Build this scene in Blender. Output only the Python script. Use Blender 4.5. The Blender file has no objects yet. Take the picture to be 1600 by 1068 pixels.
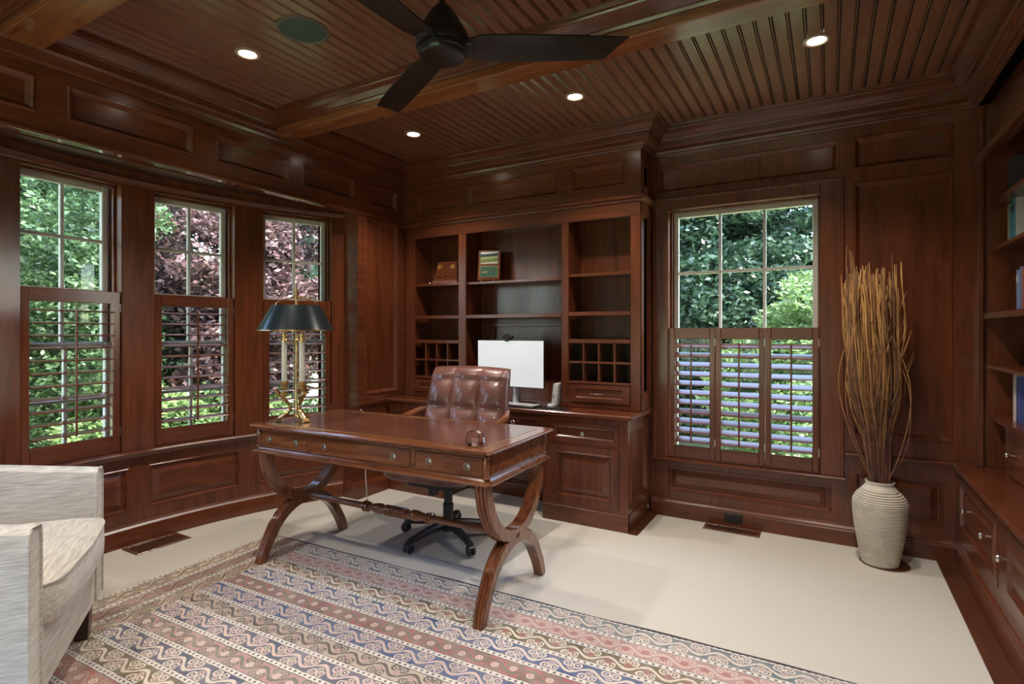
import bpy, bmesh, math, random
import numpy as np
from mathutils import Vector, Matrix

random.seed(7)
SC = bpy.context.scene
COL = SC.collection
PI = math.pi
rad = math.radians

# ------------------------------------------------------------------ camera, sky, sun, exposure
CAMZ = 1.27
cam_d = bpy.data.cameras.new('camera')
cam = bpy.data.objects.new('camera', cam_d)
COL.objects.link(cam)
cam.location = (0, 0, CAMZ)
cam.rotation_euler = (PI/2, 0, rad(29.98))
cam_d.sensor_width = 36
cam_d.lens = 858/1600*36
cam_d.shift_y = -15/1600
cam_d.clip_start = 0.02
SC.camera = cam

W = bpy.data.worlds.new('sky'); SC.world = W
W.use_nodes = True
wn = W.node_tree
sky = wn.nodes.new('ShaderNodeTexSky')
sky.sky_type = 'NISHITA'
sky.sun_disc = False
sky.sun_elevation = rad(60)
sky.sun_rotation = rad(90)
sky.air_density = 1.0
sky.dust_density = 1.5
wn.links.new(sky.outputs[0], wn.nodes['Background'].inputs[0])
wn.nodes['Background'].inputs[1].default_value = 2.4

sun_d = bpy.data.lights.new('sun', 'SUN')
sun_d.energy = 15.0
sun_d.angle = rad(0.6)
sun_d.color = (1, .95, .86)
sun = bpy.data.objects.new('sun', sun_d); COL.objects.link(sun)
sun.rotation_euler = Vector((-.50, .03, -.866)).to_track_quat('-Z', 'Y').to_euler()

VS = SC.view_settings
VS.view_transform = 'Standard'; VS.look = 'None'; VS.gamma = 1.0
VS.use_curve_mapping = False
VS.exposure = 0.38
CAN_W = 55.0            # watts of one recessed downlight

# ------------------------------------------------------------------ materials
def new_mat(name):
    m = bpy.data.materials.new(name); m.use_nodes = True
    nt = m.node_tree
    return m, nt, nt.nodes['Principled BSDF']

def plain(name, col, rough=.5, metal=0, coat=0, emit=None, estr=0, noise=0, nscale=40, bump=0, spec=None, sheen=0):
    m, nt, b = new_mat(name)
    b.inputs['Base Color'].default_value = (*col, 1)
    b.inputs['Roughness'].default_value = rough
    b.inputs['Metallic'].default_value = metal
    b.inputs['Coat Weight'].default_value = coat
    b.inputs['Coat Roughness'].default_value = .12
    if spec is not None: b.inputs['Specular IOR Level'].default_value = spec
    if sheen: b.inputs['Sheen Weight'].default_value = sheen
    if emit:
        b.inputs['Emission Color'].default_value = (*emit, 1)
        b.inputs['Emission Strength'].default_value = estr
    if noise or bump:
        tc = nt.nodes.new('ShaderNodeTexCoord')
        n = nt.nodes.new('ShaderNodeTexNoise'); n.inputs['Scale'].default_value = nscale
        n.inputs['Detail'].default_value = 4
        nt.links.new(tc.outputs['Object'], n.inputs['Vector'])
        if noise:
            r = nt.nodes.new('ShaderNodeValToRGB')
            r.color_ramp.elements[0].position = .3; r.color_ramp.elements[1].position = .7
            r.color_ramp.elements[0].color = (*[c*(1-noise) for c in col], 1)
            r.color_ramp.elements[1].color = (*[min(1, c*(1+noise)) for c in col], 1)
            nt.links.new(n.outputs['Fac'], r.inputs[0]); nt.links.new(r.outputs[0], b.inputs['Base Color'])
        if bump:
            bp = nt.nodes.new('ShaderNodeBump'); bp.inputs['Strength'].default_value = bump
            bp.inputs['Distance'].default_value = .004
            nt.links.new(n.outputs['Fac'], bp.inputs['Height']); nt.links.new(bp.outputs[0], b.inputs['Normal'])
    return m

def wood(name, dark, light, axis, rough=.26, coat=.25, gs=1.0):
    m, nt, b = new_mat(name)
    tc = nt.nodes.new('ShaderNodeTexCoord')
    oi = nt.nodes.new('ShaderNodeObjectInfo')
    add = nt.nodes.new('ShaderNodeVectorMath'); add.operation = 'ADD'
    mul = nt.nodes.new('ShaderNodeVectorMath'); mul.operation = 'SCALE'; mul.inputs['Scale'].default_value = 7.3
    cmb = nt.nodes.new('ShaderNodeCombineXYZ')
    for i in range(3): nt.links.new(oi.outputs['Random'], cmb.inputs[i])
    nt.links.new(cmb.outputs[0], mul.inputs[0])
    nt.links.new(tc.outputs['Object'], add.inputs[0]); nt.links.new(mul.outputs[0], add.inputs[1])
    mp = nt.nodes.new('ShaderNodeMapping')
    s = [9*gs, 9*gs, 9*gs]; s['xyz'.index(axis)] = .9*gs
    mp.inputs['Scale'].default_value = s
    nt.links.new(add.outputs[0], mp.inputs['Vector'])
    n = nt.nodes.new('ShaderNodeTexNoise'); n.inputs['Scale'].default_value = 2.2
    n.inputs['Detail'].default_value = 7; n.inputs['Roughness'].default_value = .62; n.inputs['Distortion'].default_value = .8
    nt.links.new(mp.outputs[0], n.inputs['Vector'])
    r = nt.nodes.new('ShaderNodeValToRGB')
    r.color_ramp.elements[0].position = .28; r.color_ramp.elements[1].position = .74
    r.color_ramp.elements[0].color = (*dark, 1); r.color_ramp.elements[1].color = (*light, 1)
    nt.links.new(n.outputs['Fac'], r.inputs[0])
    nt.links.new(r.outputs[0], b.inputs['Base Color'])
    b.inputs['Roughness'].default_value = rough
    b.inputs['Coat Weight'].default_value = coat
    b.inputs['Coat Roughness'].default_value = .15
    return m

M = {}
WD, WL = (.074, .0195, .0078), (.170, .0445, .0160)
for ax in 'xyz': M['wood_'+ax] = wood('mahogany_'+ax, WD, WL, ax)
M['beam'] = wood('mahogany_beam', (.135, .042, .015), (.33, .115, .038), 'x', rough=.23, coat=.5)  # lighter than the other mahogany: bounced carpet light put into the colour
M['moulding'] = plain('mahogany_moulding', (.112, .030, .0112), .26, coat=.25, noise=.18, nscale=5)
M['gloss'] = wood('mahogany_gloss', WD, WL, 'y', rough=.12, coat=.8)
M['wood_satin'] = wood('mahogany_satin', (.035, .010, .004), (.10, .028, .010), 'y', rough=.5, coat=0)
M['ceil'] = wood('mahogany_ceiling', (.145, .057, .033), (.255, .105, .062), 'y', rough=.30, coat=.5)  # boards lightened, window sheen and bounce light put into the colour
M['groove'] = plain('dark_groove', (.012, .005, .003), .6)
for ax in 'xyz': M['desk_'+ax] = wood('desk_mahogany_'+ax, (.075, .022, .010), (.27, .095, .038), ax, rough=.16, coat=.5, gs=1.6)
M['desk_top'] = wood('desk_top_leather', (.075, .026, .016), (.17, .066, .042), 'x', rough=.17, coat=.55)
M['floorwood'] = wood('floor_oak', (.065, .021, .010), (.13, .045, .02), 'y', rough=.35)
M['chairleg'] = wood('dark_leg', (.018, .006, .004), (.05, .016, .009), 'z', rough=.3)
M['carpet'] = plain('carpet', (.60, .555, .48), .95, noise=.10, nscale=260, bump=.5, sheen=.2)
M['brass'] = plain('brass', (.55, .36, .16), .28, 1, noise=.25, nscale=30)
M['nickel'] = plain('nickel', (.70, .66, .60), .22, 1)
M['pewter'] = plain('pewter', (.42, .38, .33), .32, 1)
M['fan'] = plain('fan_bronze', (.024, .022, .020), .30, .3, noise=.2, nscale=20)
M['black'] = plain('black_plastic', (.012, .012, .013), .38)
M['darkmetal'] = plain('dark_bronze', (.03, .022, .016), .4, .6)
M['shade'] = plain('lamp_shade', (.012, .020, .024), .28, .2, coat=.3)
M['cream'] = plain('candle_cream', (.72, .66, .54), .5)
M['white'] = plain('white_plastic', (.78, .78, .77), .4)
M['silver'] = plain('silver_plastic', (.55, .56, .57), .3, .3)
M['vase'] = plain('vase_ceramic', (.60, .54, .44), .55, noise=.10, nscale=14)
# --- little expression helper for the rug pattern
class Ex:
    def __init__(s, nt, k): s.nt = nt; s.k = k
    def _op(s, op, o=None, r=False):
        n = s.nt.nodes.new('ShaderNodeMath'); n.operation = op
        a, b = (o, s) if r else (s, o)
        for i, q in enumerate((a, b)):
            if q is None: continue
            if isinstance(q, Ex): s.nt.links.new(q.k, n.inputs[i])
            else: n.inputs[i].default_value = q
        return Ex(s.nt, n.outputs[0])
    def __add__(s, o): return s._op('ADD', o)
    def __sub__(s, o): return s._op('SUBTRACT', o)
    def __rsub__(s, o): return s._op('SUBTRACT', o, True)
    def __mul__(s, o): return s._op('MULTIPLY', o)
    def __truediv__(s, o): return s._op('DIVIDE', o)
    def lt(s, o): return s._op('LESS_THAN', o)
    def gt(s, o): return s._op('GREATER_THAN', o)
    def fl(s): return s._op('FLOOR')
    def fr(s): return s._op('FRACT')
    def ab(s): return s._op('ABSOLUTE')
    def sin(s): return s._op('SINE')
    def sq(s): return s._op('SQRT')
    def mx(s, o): return s._op('MAXIMUM', o)
    def sel(s, a, b): return s*a + (1 - s)*b     # s ? a : b

def twigmat(name, lo, hi):
    m, nt, b = new_mat(name)
    tc = nt.nodes.new('ShaderNodeTexCoord'); sp_ = nt.nodes.new('ShaderNodeSeparateXYZ')
    nt.links.new(tc.outputs['Object'], sp_.inputs[0])
    n = nt.nodes.new('ShaderNodeTexNoise'); n.inputs['Scale'].default_value = 28; n.inputs['Detail'].default_value = 4
    nt.links.new(tc.outputs['Object'], n.inputs['Vector'])
    oi = nt.nodes.new('ShaderNodeObjectInfo')
    f = (Ex(nt, sp_.outputs[2]) - .50)/.75 + (Ex(nt, n.outputs['Fac']) - .5)*1.1 + (Ex(nt, oi.outputs['Random']) - .5)*.5
    r = nt.nodes.new('ShaderNodeValToRGB')
    r.color_ramp.elements[0].position = .1; r.color_ramp.elements[1].position = .95
    r.color_ramp.elements[0].color = (*lo, 1); r.color_ramp.elements[1].color = (*hi, 1)
    nt.links.new(f.k, r.inputs[0]); nt.links.new(r.outputs[0], b.inputs['Base Color'])
    b.inputs['Roughness'].default_value = .8
    return m
M['twig'] = twigmat('twig_brown', (.13, .055, .034), (.36, .17, .065))
M['twig2'] = twigmat('twig_gold', (.20, .085, .045), (.60, .32, .10))
M['twig3'] = twigmat('twig_plum', (.09, .036, .030), (.22, .11, .06))
M['lens'] = plain('lamp_lens', (1, .95, .85), .4, emit=(1, .90, .74), estr=14)
M['trim'] = plain('light_trim', (.34, .25, .18), .4)
M['speaker'] = plain('speaker_grille', (.045, .075, .060), .6, noise=.15, nscale=400)
M['speaker_rim'] = plain('speaker_rim', (.10, .085, .065), .4)
M['screen'] = plain('screen_reflection', (.5, .5, .5), .35, emit=(.82, .87, .91), estr=.40)  # emission stands in for the pale reflection on the screen
M['outside_wall'] = plain('house_siding', (.55, .53, .50), .7)
M['sash'] = plain('sash_paint', (.50, .46, .40), .4)
M['lawn'] = plain('lawn', (.33, .39, .19), .9, noise=.35, nscale=6)  # grass lightened to throw more daylight and sheen onto the ceiling
M['bark'] = plain('bark', (.075, .055, .04), .9, noise=.3, nscale=10)
M['vent'] = M['floorwood']
M['paper'] = plain('paper', (.72, .68, .60), .8)
M['cord'] = plain('ivory_cord', (.70, .62, .48), .5)
M['outlet'] = plain('outlet_brown', (.018, .012, .010), .35)

def leather():
    m, nt, b = new_mat('oxblood_leather')
    tc = nt.nodes.new('ShaderNodeTexCoord')
    n = nt.nodes.new('ShaderNodeTexNoise'); n.inputs['Scale'].default_value = 4.5; n.inputs['Detail'].default_value = 4
    nt.links.new(tc.outputs['Object'], n.inputs['Vector'])
    r = nt.nodes.new('ShaderNodeValToRGB')
    r.color_ramp.elements[0].position = .3; r.color_ramp.elements[1].position = .72
    r.color_ramp.elements[0].color = (.070, .024, .020, 1); r.color_ramp.elements[1].color = (.27, .115, .088, 1)
    nt.links.new(n.outputs['Fac'], r.inputs[0]); nt.links.new(r.outputs[0], b.inputs['Base Color'])
    v = nt.nodes.new('ShaderNodeTexVoronoi'); v.inputs['Scale'].default_value = 220
    nt.links.new(tc.outputs['Object'], v.inputs['Vector'])
    bp = nt.nodes.new('ShaderNodeBump'); bp.inputs['Strength'].default_value = .12; bp.inputs['Distance'].default_value = .002
    nt.links.new(v.outputs['Distance'], bp.inputs['Height']); nt.links.new(bp.outputs[0], b.inputs['Normal'])
    b.inputs['Roughness'].default_value = .33; b.inputs['Coat Weight'].default_value = .45
    return m
M['leather'] = leather()

def upholstery(nm, sc_):
    m, nt, b = new_mat(nm)
    tc = nt.nodes.new('ShaderNodeTexCoord')
    mp = nt.nodes.new('ShaderNodeMapping'); mp.inputs['Scale'].default_value = sc_
    nt.links.new(tc.outputs['Object'], mp.inputs['Vector'])
    n = nt.nodes.new('ShaderNodeTexNoise'); n.inputs['Scale'].default_value = 1.0; n.inputs['Detail'].default_value = 5
    nt.links.new(mp.outputs[0], n.inputs['Vector'])
    r = nt.nodes.new('ShaderNodeValToRGB')
    r.color_ramp.elements[0].position = .32; r.color_ramp.elements[1].position = .68
    r.color_ramp.elements[0].color = (.40, .365, .31, 1); r.color_ramp.elements[1].color = (.64, .60, .525, 1)
    nt.links.new(n.outputs['Fac'], r.inputs[0]); nt.links.new(r.outputs[0], b.inputs['Base Color'])
    bp = nt.nodes.new('ShaderNodeBump'); bp.inputs['Strength'].default_value = .45; bp.inputs['Distance'].default_value = .004
    nt.links.new(n.outputs['Fac'], bp.inputs['Height']); nt.links.new(bp.outputs[0], b.inputs['Normal'])
    b.inputs['Roughness'].default_value = .85; b.inputs['Sheen Weight'].default_value = .35
    return m
M['uph'] = upholstery('ribbed_chenille', (14, 14, 190))
M['uph2'] = upholstery('ribbed_chenille_seat', (14, 120, 120))

class _O:
    def __init__(s, k): s.outputs = [k]
def schlick(nt):
    lw = nt.nodes.new('ShaderNodeLayerWeight'); lw.inputs['Blend'].default_value = .5
    p = Ex(nt, lw.outputs['Facing'])
    return _O((p*p*p*p*p*.4 + .012).k)
def thin_glass(name, tint=(1, 1, 1)):
    m, nt, b = new_mat(name)
    nt.nodes.remove(b)
    out = nt.nodes['Material Output']
    t = nt.nodes.new('ShaderNodeBsdfTransparent'); t.inputs[0].default_value = (*tint, 1)
    g = nt.nodes.new('ShaderNodeBsdfGlossy'); g.inputs['Roughness'].default_value = .02
    f = schlick(nt)
    mx = nt.nodes.new('ShaderNodeMixShader')
    nt.links.new(f.outputs[0], mx.inputs[0]); nt.links.new(t.outputs[0], mx.inputs[1]); nt.links.new(g.outputs[0], mx.inputs[2])
    nt.links.new(mx.outputs[0], out.inputs[0])
    return m
M['glass'] = thin_glass('window_glass', (.97, .985, .97))

def crystal():
    m, nt, b = new_mat('crystal')
    b.inputs['Base Color'].default_value = (1, 1, 1, 1)
    b.inputs['Roughness'].default_value = .02
    b.inputs['Transmission Weight'].default_value = 1
    b.inputs['IOR'].default_value = 1.52
    return m
M['crystal'] = crystal()

def chairmat():
    m, nt, b = new_mat('clear_vinyl')
    nt.nodes.remove(b)
    out = nt.nodes['Material Output']
    t = nt.nodes.new('ShaderNodeBsdfTransparent'); t.inputs[0].default_value = (.93, .935, .945, 1)
    g = nt.nodes.new('ShaderNodeBsdfGlossy'); g.inputs['Roughness'].default_value = .25
    f = schlick(nt)
    mx = nt.nodes.new('ShaderNodeMixShader')
    nt.links.new(f.outputs[0], mx.inputs[0]); nt.links.new(t.outputs[0], mx.inputs[1]); nt.links.new(g.outputs[0], mx.inputs[2])
    nt.links.new(mx.outputs[0], out.inputs[0])
    return m
M['mat'] = chairmat()

def leaf(name, c1, c2, scale=1.2):
    m, nt, b = new_mat(name)
    tc = nt.nodes.new('ShaderNodeTexCoord')
    n = nt.nodes.new('ShaderNodeTexNoise'); n.inputs['Scale'].default_value = scale; n.inputs['Detail'].default_value = 8
    n.inputs['Roughness'].default_value = .75
    nt.links.new(tc.outputs['Object'], n.inputs['Vector'])
    r = nt.nodes.new('ShaderNodeValToRGB')
    r.color_ramp.elements[0].position = .35; r.color_ramp.elements[1].position = .65
    r.color_ramp.elements[0].color = (*c1, 1); r.color_ramp.elements[1].color = (*c2, 1)
    nt.links.new(n.outputs['Fac'], r.inputs[0])
    nt.links.new(r.outputs[0], b.inputs['Base Color'])
    b.inputs['Roughness'].default_value = .42
    tr = nt.nodes.new('ShaderNodeBsdfTranslucent'); nt.links.new(r.outputs[0], tr.inputs[0])
    mx = nt.nodes.new('ShaderNodeMixShader'); mx.inputs[0].default_value = .3
    out = nt.nodes['Material Output']
    nt.links.new(b.outputs[0], mx.inputs[1]); nt.links.new(tr.outputs[0], mx.inputs[2]); nt.links.new(mx.outputs[0], out.inputs[0])
    return m
M['leaf_green'] = leaf('leaf_green', (.028, .062, .026), (.105, .17, .062))
M['leaf_dark'] = leaf('leaf_dark', (.017, .042, .024), (.055, .10, .048))
M['leaf_bright'] = leaf('leaf_bright', (.085, .155, .050), (.24, .33, .12))
M['leaf_purple'] = leaf('leaf_purple', (.055, .026, .032), (.19, .11, .095), 2.5)

RUG_L, RUG_W = 3.40, 2.35
def rug_mat():
    m, nt, b = new_mat('kilim')
    tc = nt.nodes.new('ShaderNodeTexCoord')
    sp = nt.nodes.new('ShaderNodeSeparateXYZ')
    nz = nt.nodes.new('ShaderNodeTexNoise'); nz.inputs['Scale'].default_value = 55; nz.inputs['Detail'].default_value = 3
    nt.links.new(tc.outputs['Object'], nz.inputs['Vector'])
    nt.links.new(tc.outputs['Object'], sp.inputs[0])
    jit = (Ex(nt, nz.outputs['Fac']) - .5)*.010
    U = Ex(nt, sp.outputs[0]) + RUG_L/2 + jit
    V = RUG_W/2 - Ex(nt, sp.outputs[1]) + jit
    P = .112
    border = U.lt(.345)
    across = border.sel(U*.974, V)
    along = border.sel(V, U)
    idx = (across/P).fl(); fr = (across/P).fr()
    guard = fr.lt(.20)
    dash = ((along/.026).fr()).lt(.42)*((fr - .10).ab()).lt(.045)
    line = ((fr - .215).ab()).lt(.018).mx(((fr - .985).ab()).lt(.015))
    t = (fr - .21)/.79
    CELL = .15
    a = ((along + idx*.037)/CELL).fr()
    wave = ((t - .5 - ((a*(2*PI)).sin())*.24).ab()).lt(.085)
    def ring(a0, t0, r0, w):
        da = (a - a0)*CELL; dt = (t - t0)*P*.79
        d = (da*da + dt*dt).sq()
        return ((d - r0).ab()).lt(w).mx(d.lt(.0055))
    mot = wave.mx(ring(.14, .20, .0150, .0042)).mx(ring(.40, .22, .0150, .0042)).mx(ring(.64, .80, .0150, .0042)).mx(ring(.90, .78, .0150, .0042))
    mot2 = ring(.27, .44, .012, .003).mx(ring(.77, .56, .012, .003))
    def ramp(cols):
        r = nt.nodes.new('ShaderNodeValToRGB'); r.color_ramp.interpolation = 'CONSTANT'
        n = len(cols); els = r.color_ramp.elements
        while len(els) < n: els.new(.5)
        for i, c in enumerate(cols): els[i].position = i/n; els[i].color = (*c, 1)
        f = ((idx + .5)/n).fr()
        nt.links.new(f.k, r.inputs[0]); return r.outputs[0]
    navy, blue, pink, red = (.07, .085, .14), (.06, .10, .22), (.43, .25, .23), (.36, .12, .11)
    olive, cream, tan, teal = (.13, .105, .045), (.52, .43, .33), (.36, .26, .18), (.13, .17, .19)
    ground = ramp([teal, pink, olive, blue, red, blue, cream, navy, pink, navy, olive, red, tan, blue, pink, navy, cream, blue, red, olive, navy])
    pale, rose, dk, gr = (.66, .56, .47), (.60, .44, .38), (.11, .085, .08), (.16, .16, .12)
    motc = ramp([pale, rose, pale, pale, gr, rose, dk, rose, gr, pale, pale, tan, dk, pale, gr, rose, dk, pale, gr, pale, pale])
    motc2 = ramp([rose, red, red, rose, pale, cream, pink, cream, pale, rose, rose, pale, rose, rose, red, cream, red, rose, pale, red, rose])
    def mix(f, c0, c1):
        n = nt.nodes.new('ShaderNodeMix'); n.data_type = 'RGBA'
        if isinstance(f, Ex): nt.links.new(f.k, n.inputs[0])
        else: n.inputs[0].default_value = f
        for s_, c in ((6, c0), (7, c1)):
            if isinstance(c, tuple): n.inputs[s_].default_value = (*c, 1)
            else: nt.links.new(c, n.inputs[s_])
        return n.outputs[2]
    bcream = mix(border*(((idx - 1).ab()).gt(.5)), ground, (.50, .41, .28))
    bcream = mix(border*(((idx - 1).ab()).lt(.5)), bcream, (.44, .29, .23))
    c = mix(mot, bcream, mix(border, motc, (.17, .12, .075)))
    c = mix(mot2, c, motc2)
    c = mix(guard, c, (.70, .65, .58))
    c = mix(dash, c, (.09, .085, .11))
    c = mix(line, c, (.10, .08, .08))
    wear = nt.nodes.new('ShaderNodeTexNoise'); wear.inputs['Scale'].default_value = 9; wear.inputs['Detail'].default_value = 6
    nt.links.new(tc.outputs['Object'], wear.inputs['Vector'])
    wf = (Ex(nt, wear.outputs['Fac']) - .35)*.85
    cl = wf._op('MAXIMUM', 0.0)._op('MINIMUM', .55)
    c = mix(cl, c, (.58, .49, .43))
    edge = V.lt(.012)
    c = mix(edge, c, (.035, .03, .035))
    nt.links.new(c, b.inputs['Base Color'])
    b.inputs['Roughness'].default_value = .92
    b.inputs['Sheen Weight'].default_value = .2
    bp = nt.nodes.new('ShaderNodeBump'); bp.inputs['Strength'].default_value = .3; bp.inputs['Distance'].default_value = .003
    n2 = nt.nodes.new('ShaderNodeTexNoise'); n2.inputs['Scale'].default_value = 300
    nt.links.new(tc.outputs['Object'], n2.inputs['Vector'])
    nt.links.new(n2.outputs['Fac'], bp.inputs['Height']); nt.links.new(bp.outputs[0], b.inputs['Normal'])
    return m
M['rug'] = rug_mat()

# ------------------------------------------------------------------ mesh building
WM = {}      # world matrices of roots
def wm(o): return WM.get(o.name, Matrix.Identity(4))

def lab(o, label=None, cat=None, group=None, kind=None):
    if label: o['label'] = label
    if cat: o['category'] = cat
    if group: o['group'] = group
    if kind: o['kind'] = kind
    return o

def thing(name, label, cat, loc=(0, 0, 0), rz=0, group=None, kind=None):
    o = bpy.data.objects.new(name, None); COL.objects.link(o)
    o.empty_display_size = .1
    o.location = loc; o.rotation_euler = (0, 0, rz)
    WM[o.name] = Matrix.Translation(loc) @ Matrix.Rotation(rz, 4, 'Z')
    return lab(o, label, cat, group, kind)

def copy_tree(o, parent=None):
    c = o.copy(); COL.objects.link(c); c.parent = parent
    for ch in list(o.children): copy_tree(ch, c)
    return c

class MB:
    def __init__(s): s.v = []; s.f = []
    def add(s, vs, fs):
        k = len(s.v); s.v += [tuple(p) for p in vs]; s.f += [tuple(i+k for i in f) for f in fs]; return s
    def box(s, x0, y0, z0, x1, y1, z1, b=0):
        if b <= 0:
            vs = [(x, y, z) for z in (z0, z1) for y in (y0, y1) for x in (x0, x1)]
            return s.add(vs, [(0, 2, 3, 1), (4, 5, 7, 6), (0, 1, 5, 4), (2, 6, 7, 3), (0, 4, 6, 2), (1, 3, 7, 5)])
        b = min(b, .45*min(abs(x1-x0), abs(y1-y0), abs(z1-z0)))
        idx = {}; vs = []
        for ix, X in ((-1, x0), (1, x1)):
            for iy, Y in ((-1, y0), (1, y1)):
                for iz, Z in ((-1, z0), (1, z1)):
                    for a in range(3):
                        p = [X - ix*b, Y - iy*b, Z - iz*b]; p[a] = (X, Y, Z)[a]
                        idx[(ix, iy, iz, a)] = len(vs); vs.append(p)
        fs = []
        q = ((-1, -1), (1, -1), (1, 1), (-1, 1))
        for a in range(3):
            for sg in (-1, 1):
                o = [i for i in range(3) if i != a]
                def key(u, v):
                    k = [0, 0, 0]; k[a] = sg; k[o[0]] = u; k[o[1]] = v; return tuple(k)
                fs.append([idx[key(u, v) + (a,)] for u, v in q])
        for a in range(3):          # edges along axis a
            o = [i for i in range(3) if i != a]
            for u in (-1, 1):
                for v in (-1, 1):
                    def key(t):
                        k = [0, 0, 0]; k[a] = t; k[o[0]] = u; k[o[1]] = v; return tuple(k)
                    fs.append([idx[key(-1)+(o[0],)], idx[key(1)+(o[0],)], idx[key(1)+(o[1],)], idx[key(-1)+(o[1],)]])
        for ix in (-1, 1):
            for iy in (-1, 1):
                for iz in (-1, 1): fs.append([idx[(ix, iy, iz, a)] for a in range(3)])
        return s.add(vs, fs)
    def xf(s, mat, start=0):
        for i in range(start, len(s.v)): s.v[i] = tuple(mat @ Vector(s.v[i]))
        return s
    def lathe(s, prof, n=24, c=(0, 0, 0), mat=None, cap=True):
        k = len(prof); vs = []; fs = []
        for i in range(n):
            a = 2*PI*i/n
            for r, z in prof: vs.append((c[0]+r*math.cos(a), c[1]+r*math.sin(a), c[2]+z))
        for i in range(n):
            j = (i+1) % n
            for q in range(k-1): fs.append((i*k+q, j*k+q, j*k+q+1, i*k+q+1))
        if cap:
            if prof[0][0] > 1e-5: fs.append([i*k for i in range(n)][::-1])
            if prof[-1][0] > 1e-5: fs.append([i*k+k-1 for i in range(n)])
        if mat is not None: vs = [tuple(mat @ Vector(p)) for p in vs]
        return s.add(vs, fs)
    def tube(s, pts, r, n=8, cap=True):
        pts = [Vector(p) for p in pts]; m = len(pts)
        rs = r if isinstance(r, (list, tuple)) else [r]*m
        vs = []; fs = []; ref = None
        for i, p in enumerate(pts):
            d = (pts[min(i+1, m-1)] - pts[max(i-1, 0)]).normalized()
            if ref is None:
                ref = Vector((0, 0, 1)) if abs(d.z) < .9 else Vector((1, 0, 0))
            a = d.cross(ref).normalized(); b = d.cross(a); ref = b.cross(d) if False else ref
            for q in range(n):
                t = 2*PI*q/n; vs.append(p + (a*math.cos(t) + b*math.sin(t))*rs[i])
        for i in range(m-1):
            for q in range(n):
                e = (q+1) % n; fs.append((i*n+q, i*n+e, (i+1)*n+e, (i+1)*n+q))
        if cap: fs.append(list(range(n))[::-1]); fs.append([(m-1)*n+q for q in range(n)])
        return s.add(vs, fs)
    def ribbon(s, frames, prof, cap=True):
        """frames: (p, a, b, scale): sweep a closed profile [(u,v)] along frames"""
        n = len(prof); vs = []; fs = []
        for p, a, b, sc in frames:
            for u, v in prof: vs.append(Vector(p) + Vector(a)*u*sc + Vector(b)*v*sc)
        for i in range(len(frames)-1):
            for q in range(n):
                e = (q+1) % n; fs.append((i*n+q, i*n+e, (i+1)*n+e, (i+1)*n+q))
        if cap: fs.append(list(range(n))[::-1]); fs.append([(len(frames)-1)*n+q for q in range(n)])
        return s.add(vs, fs)
    def mould(s, path, prof, closed=False):
        """moulding: 2D path, profile (p out to the left of travel, z)"""
        P = [Vector((x, y)) for x, y in path]; m = len(P); offs = []
        for i in range(m):
            d0 = P[i]-P[i-1] if (i > 0 or closed) else None
            d1 = P[(i+1) % m]-P[i] if (i < m-1 or closed) else None
            ns = [Vector((-d.y, d.x)).normalized() for d in (d0, d1) if d is not None]
            offs.append(ns[0] if len(ns) == 1 else (ns[0]+ns[1])/(1+ns[0].dot(ns[1])))
        k = len(prof); vs = []; fs = []
        for i in range(m):
            for p, z in prof: vs.append((P[i].x+offs[i].x*p, P[i].y+offs[i].y*p, z))
        for i in range(m if closed else m-1):
            j = (i+1) % m
            for q in range(k):
                e = (q+1) % k; fs.append((i*k+q, j*k+q, j*k+e, i*k+e))
        if not closed: fs.append(list(range(k))[::-1]); fs.append([(m-1)*k+q for q in range(k)])
        return s.add(vs, fs)
    def panel(s, mp, u0, v0, u1, v1, rings, nu=1):
        """nested rectangles (inset, height) and a cap, on the mapped surface mp(u,v,n)"""
        vs = []; fs = []; k = 2*(nu+1)
        for ins, h in rings:
            a, b, c, d = u0+ins, v0+ins, u1-ins, v1-ins
            for i in range(nu+1): vs.append(mp(a+(c-a)*i/nu, b, h))
            for i in range(nu+1): vs.append(mp(c+(a-c)*i/nu, d, h))
        for r in range(len(rings)-1):
            for i in range(k):
                j = (i+1) % k; fs.append((r*k+i, r*k+j, (r+1)*k+j, (r+1)*k+i))
        o = (len(rings)-1)*k
        for i in range(nu): fs.append((o+i, o+i+1, o+k-2-i, o+k-1-i))
        return s.add(vs, fs)
    def sheet(s, mp, u0, v0, u1, v1, holes=(), du=None, n=0):
        us = {u0, u1}; vv = {v0, v1}
        for a, b, c, d in holes: us |= {a, c}; vv |= {b, d}
        us = sorted(u for u in us if u0 <= u <= u1); vv = sorted(v for v in vv if v0 <= v <= v1)
        if du:
            e = []
            for i in range(len(us)-1):
                q = max(1, int(math.ceil((us[i+1]-us[i])/du)))
                e += [us[i]+(us[i+1]-us[i])*j/q for j in range(q)]
            us = e + [us[-1]]
        vs = [mp(u, v, n) for v in vv for u in us]; fs = []; k = len(us)
        for j in range(len(vv)-1):
            for i in range(k-1):
                cu, cv = (us[i]+us[i+1])/2, (vv[j]+vv[j+1])/2
                if any(a < cu < c and b < cv < d for a, b, c, d in holes): continue
                fs.append((j*k+i, j*k+i+1, (j+1)*k+i+1, (j+1)*k+i))
        return s.add(vs, fs)
    def superell(s, c, a, e1=.3, e2=.3, nu=32, nv=16):
        def pw(x, e): return math.copysign(abs(x)**e, x)
        vs = []; fs = []
        for j in range(nv+1):
            t = -PI/2 + PI*j/nv
            for i in range(nu):
                w = 2*PI*i/nu
                vs.append((c[0]+a[0]*pw(math.cos(t), e1)*pw(math.cos(w), e2), c[1]+a[1]*pw(math.cos(t), e1)*pw(math.sin(w), e2), c[2]+a[2]*pw(math.sin(t), e1)))
        for j in range(nv):
            for i in range(nu):
                e = (i+1) % nu; fs.append((j*nu+i, j*nu+e, (j+1)*nu+e, (j+1)*nu+i))
        return s.add(vs, fs)
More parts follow.
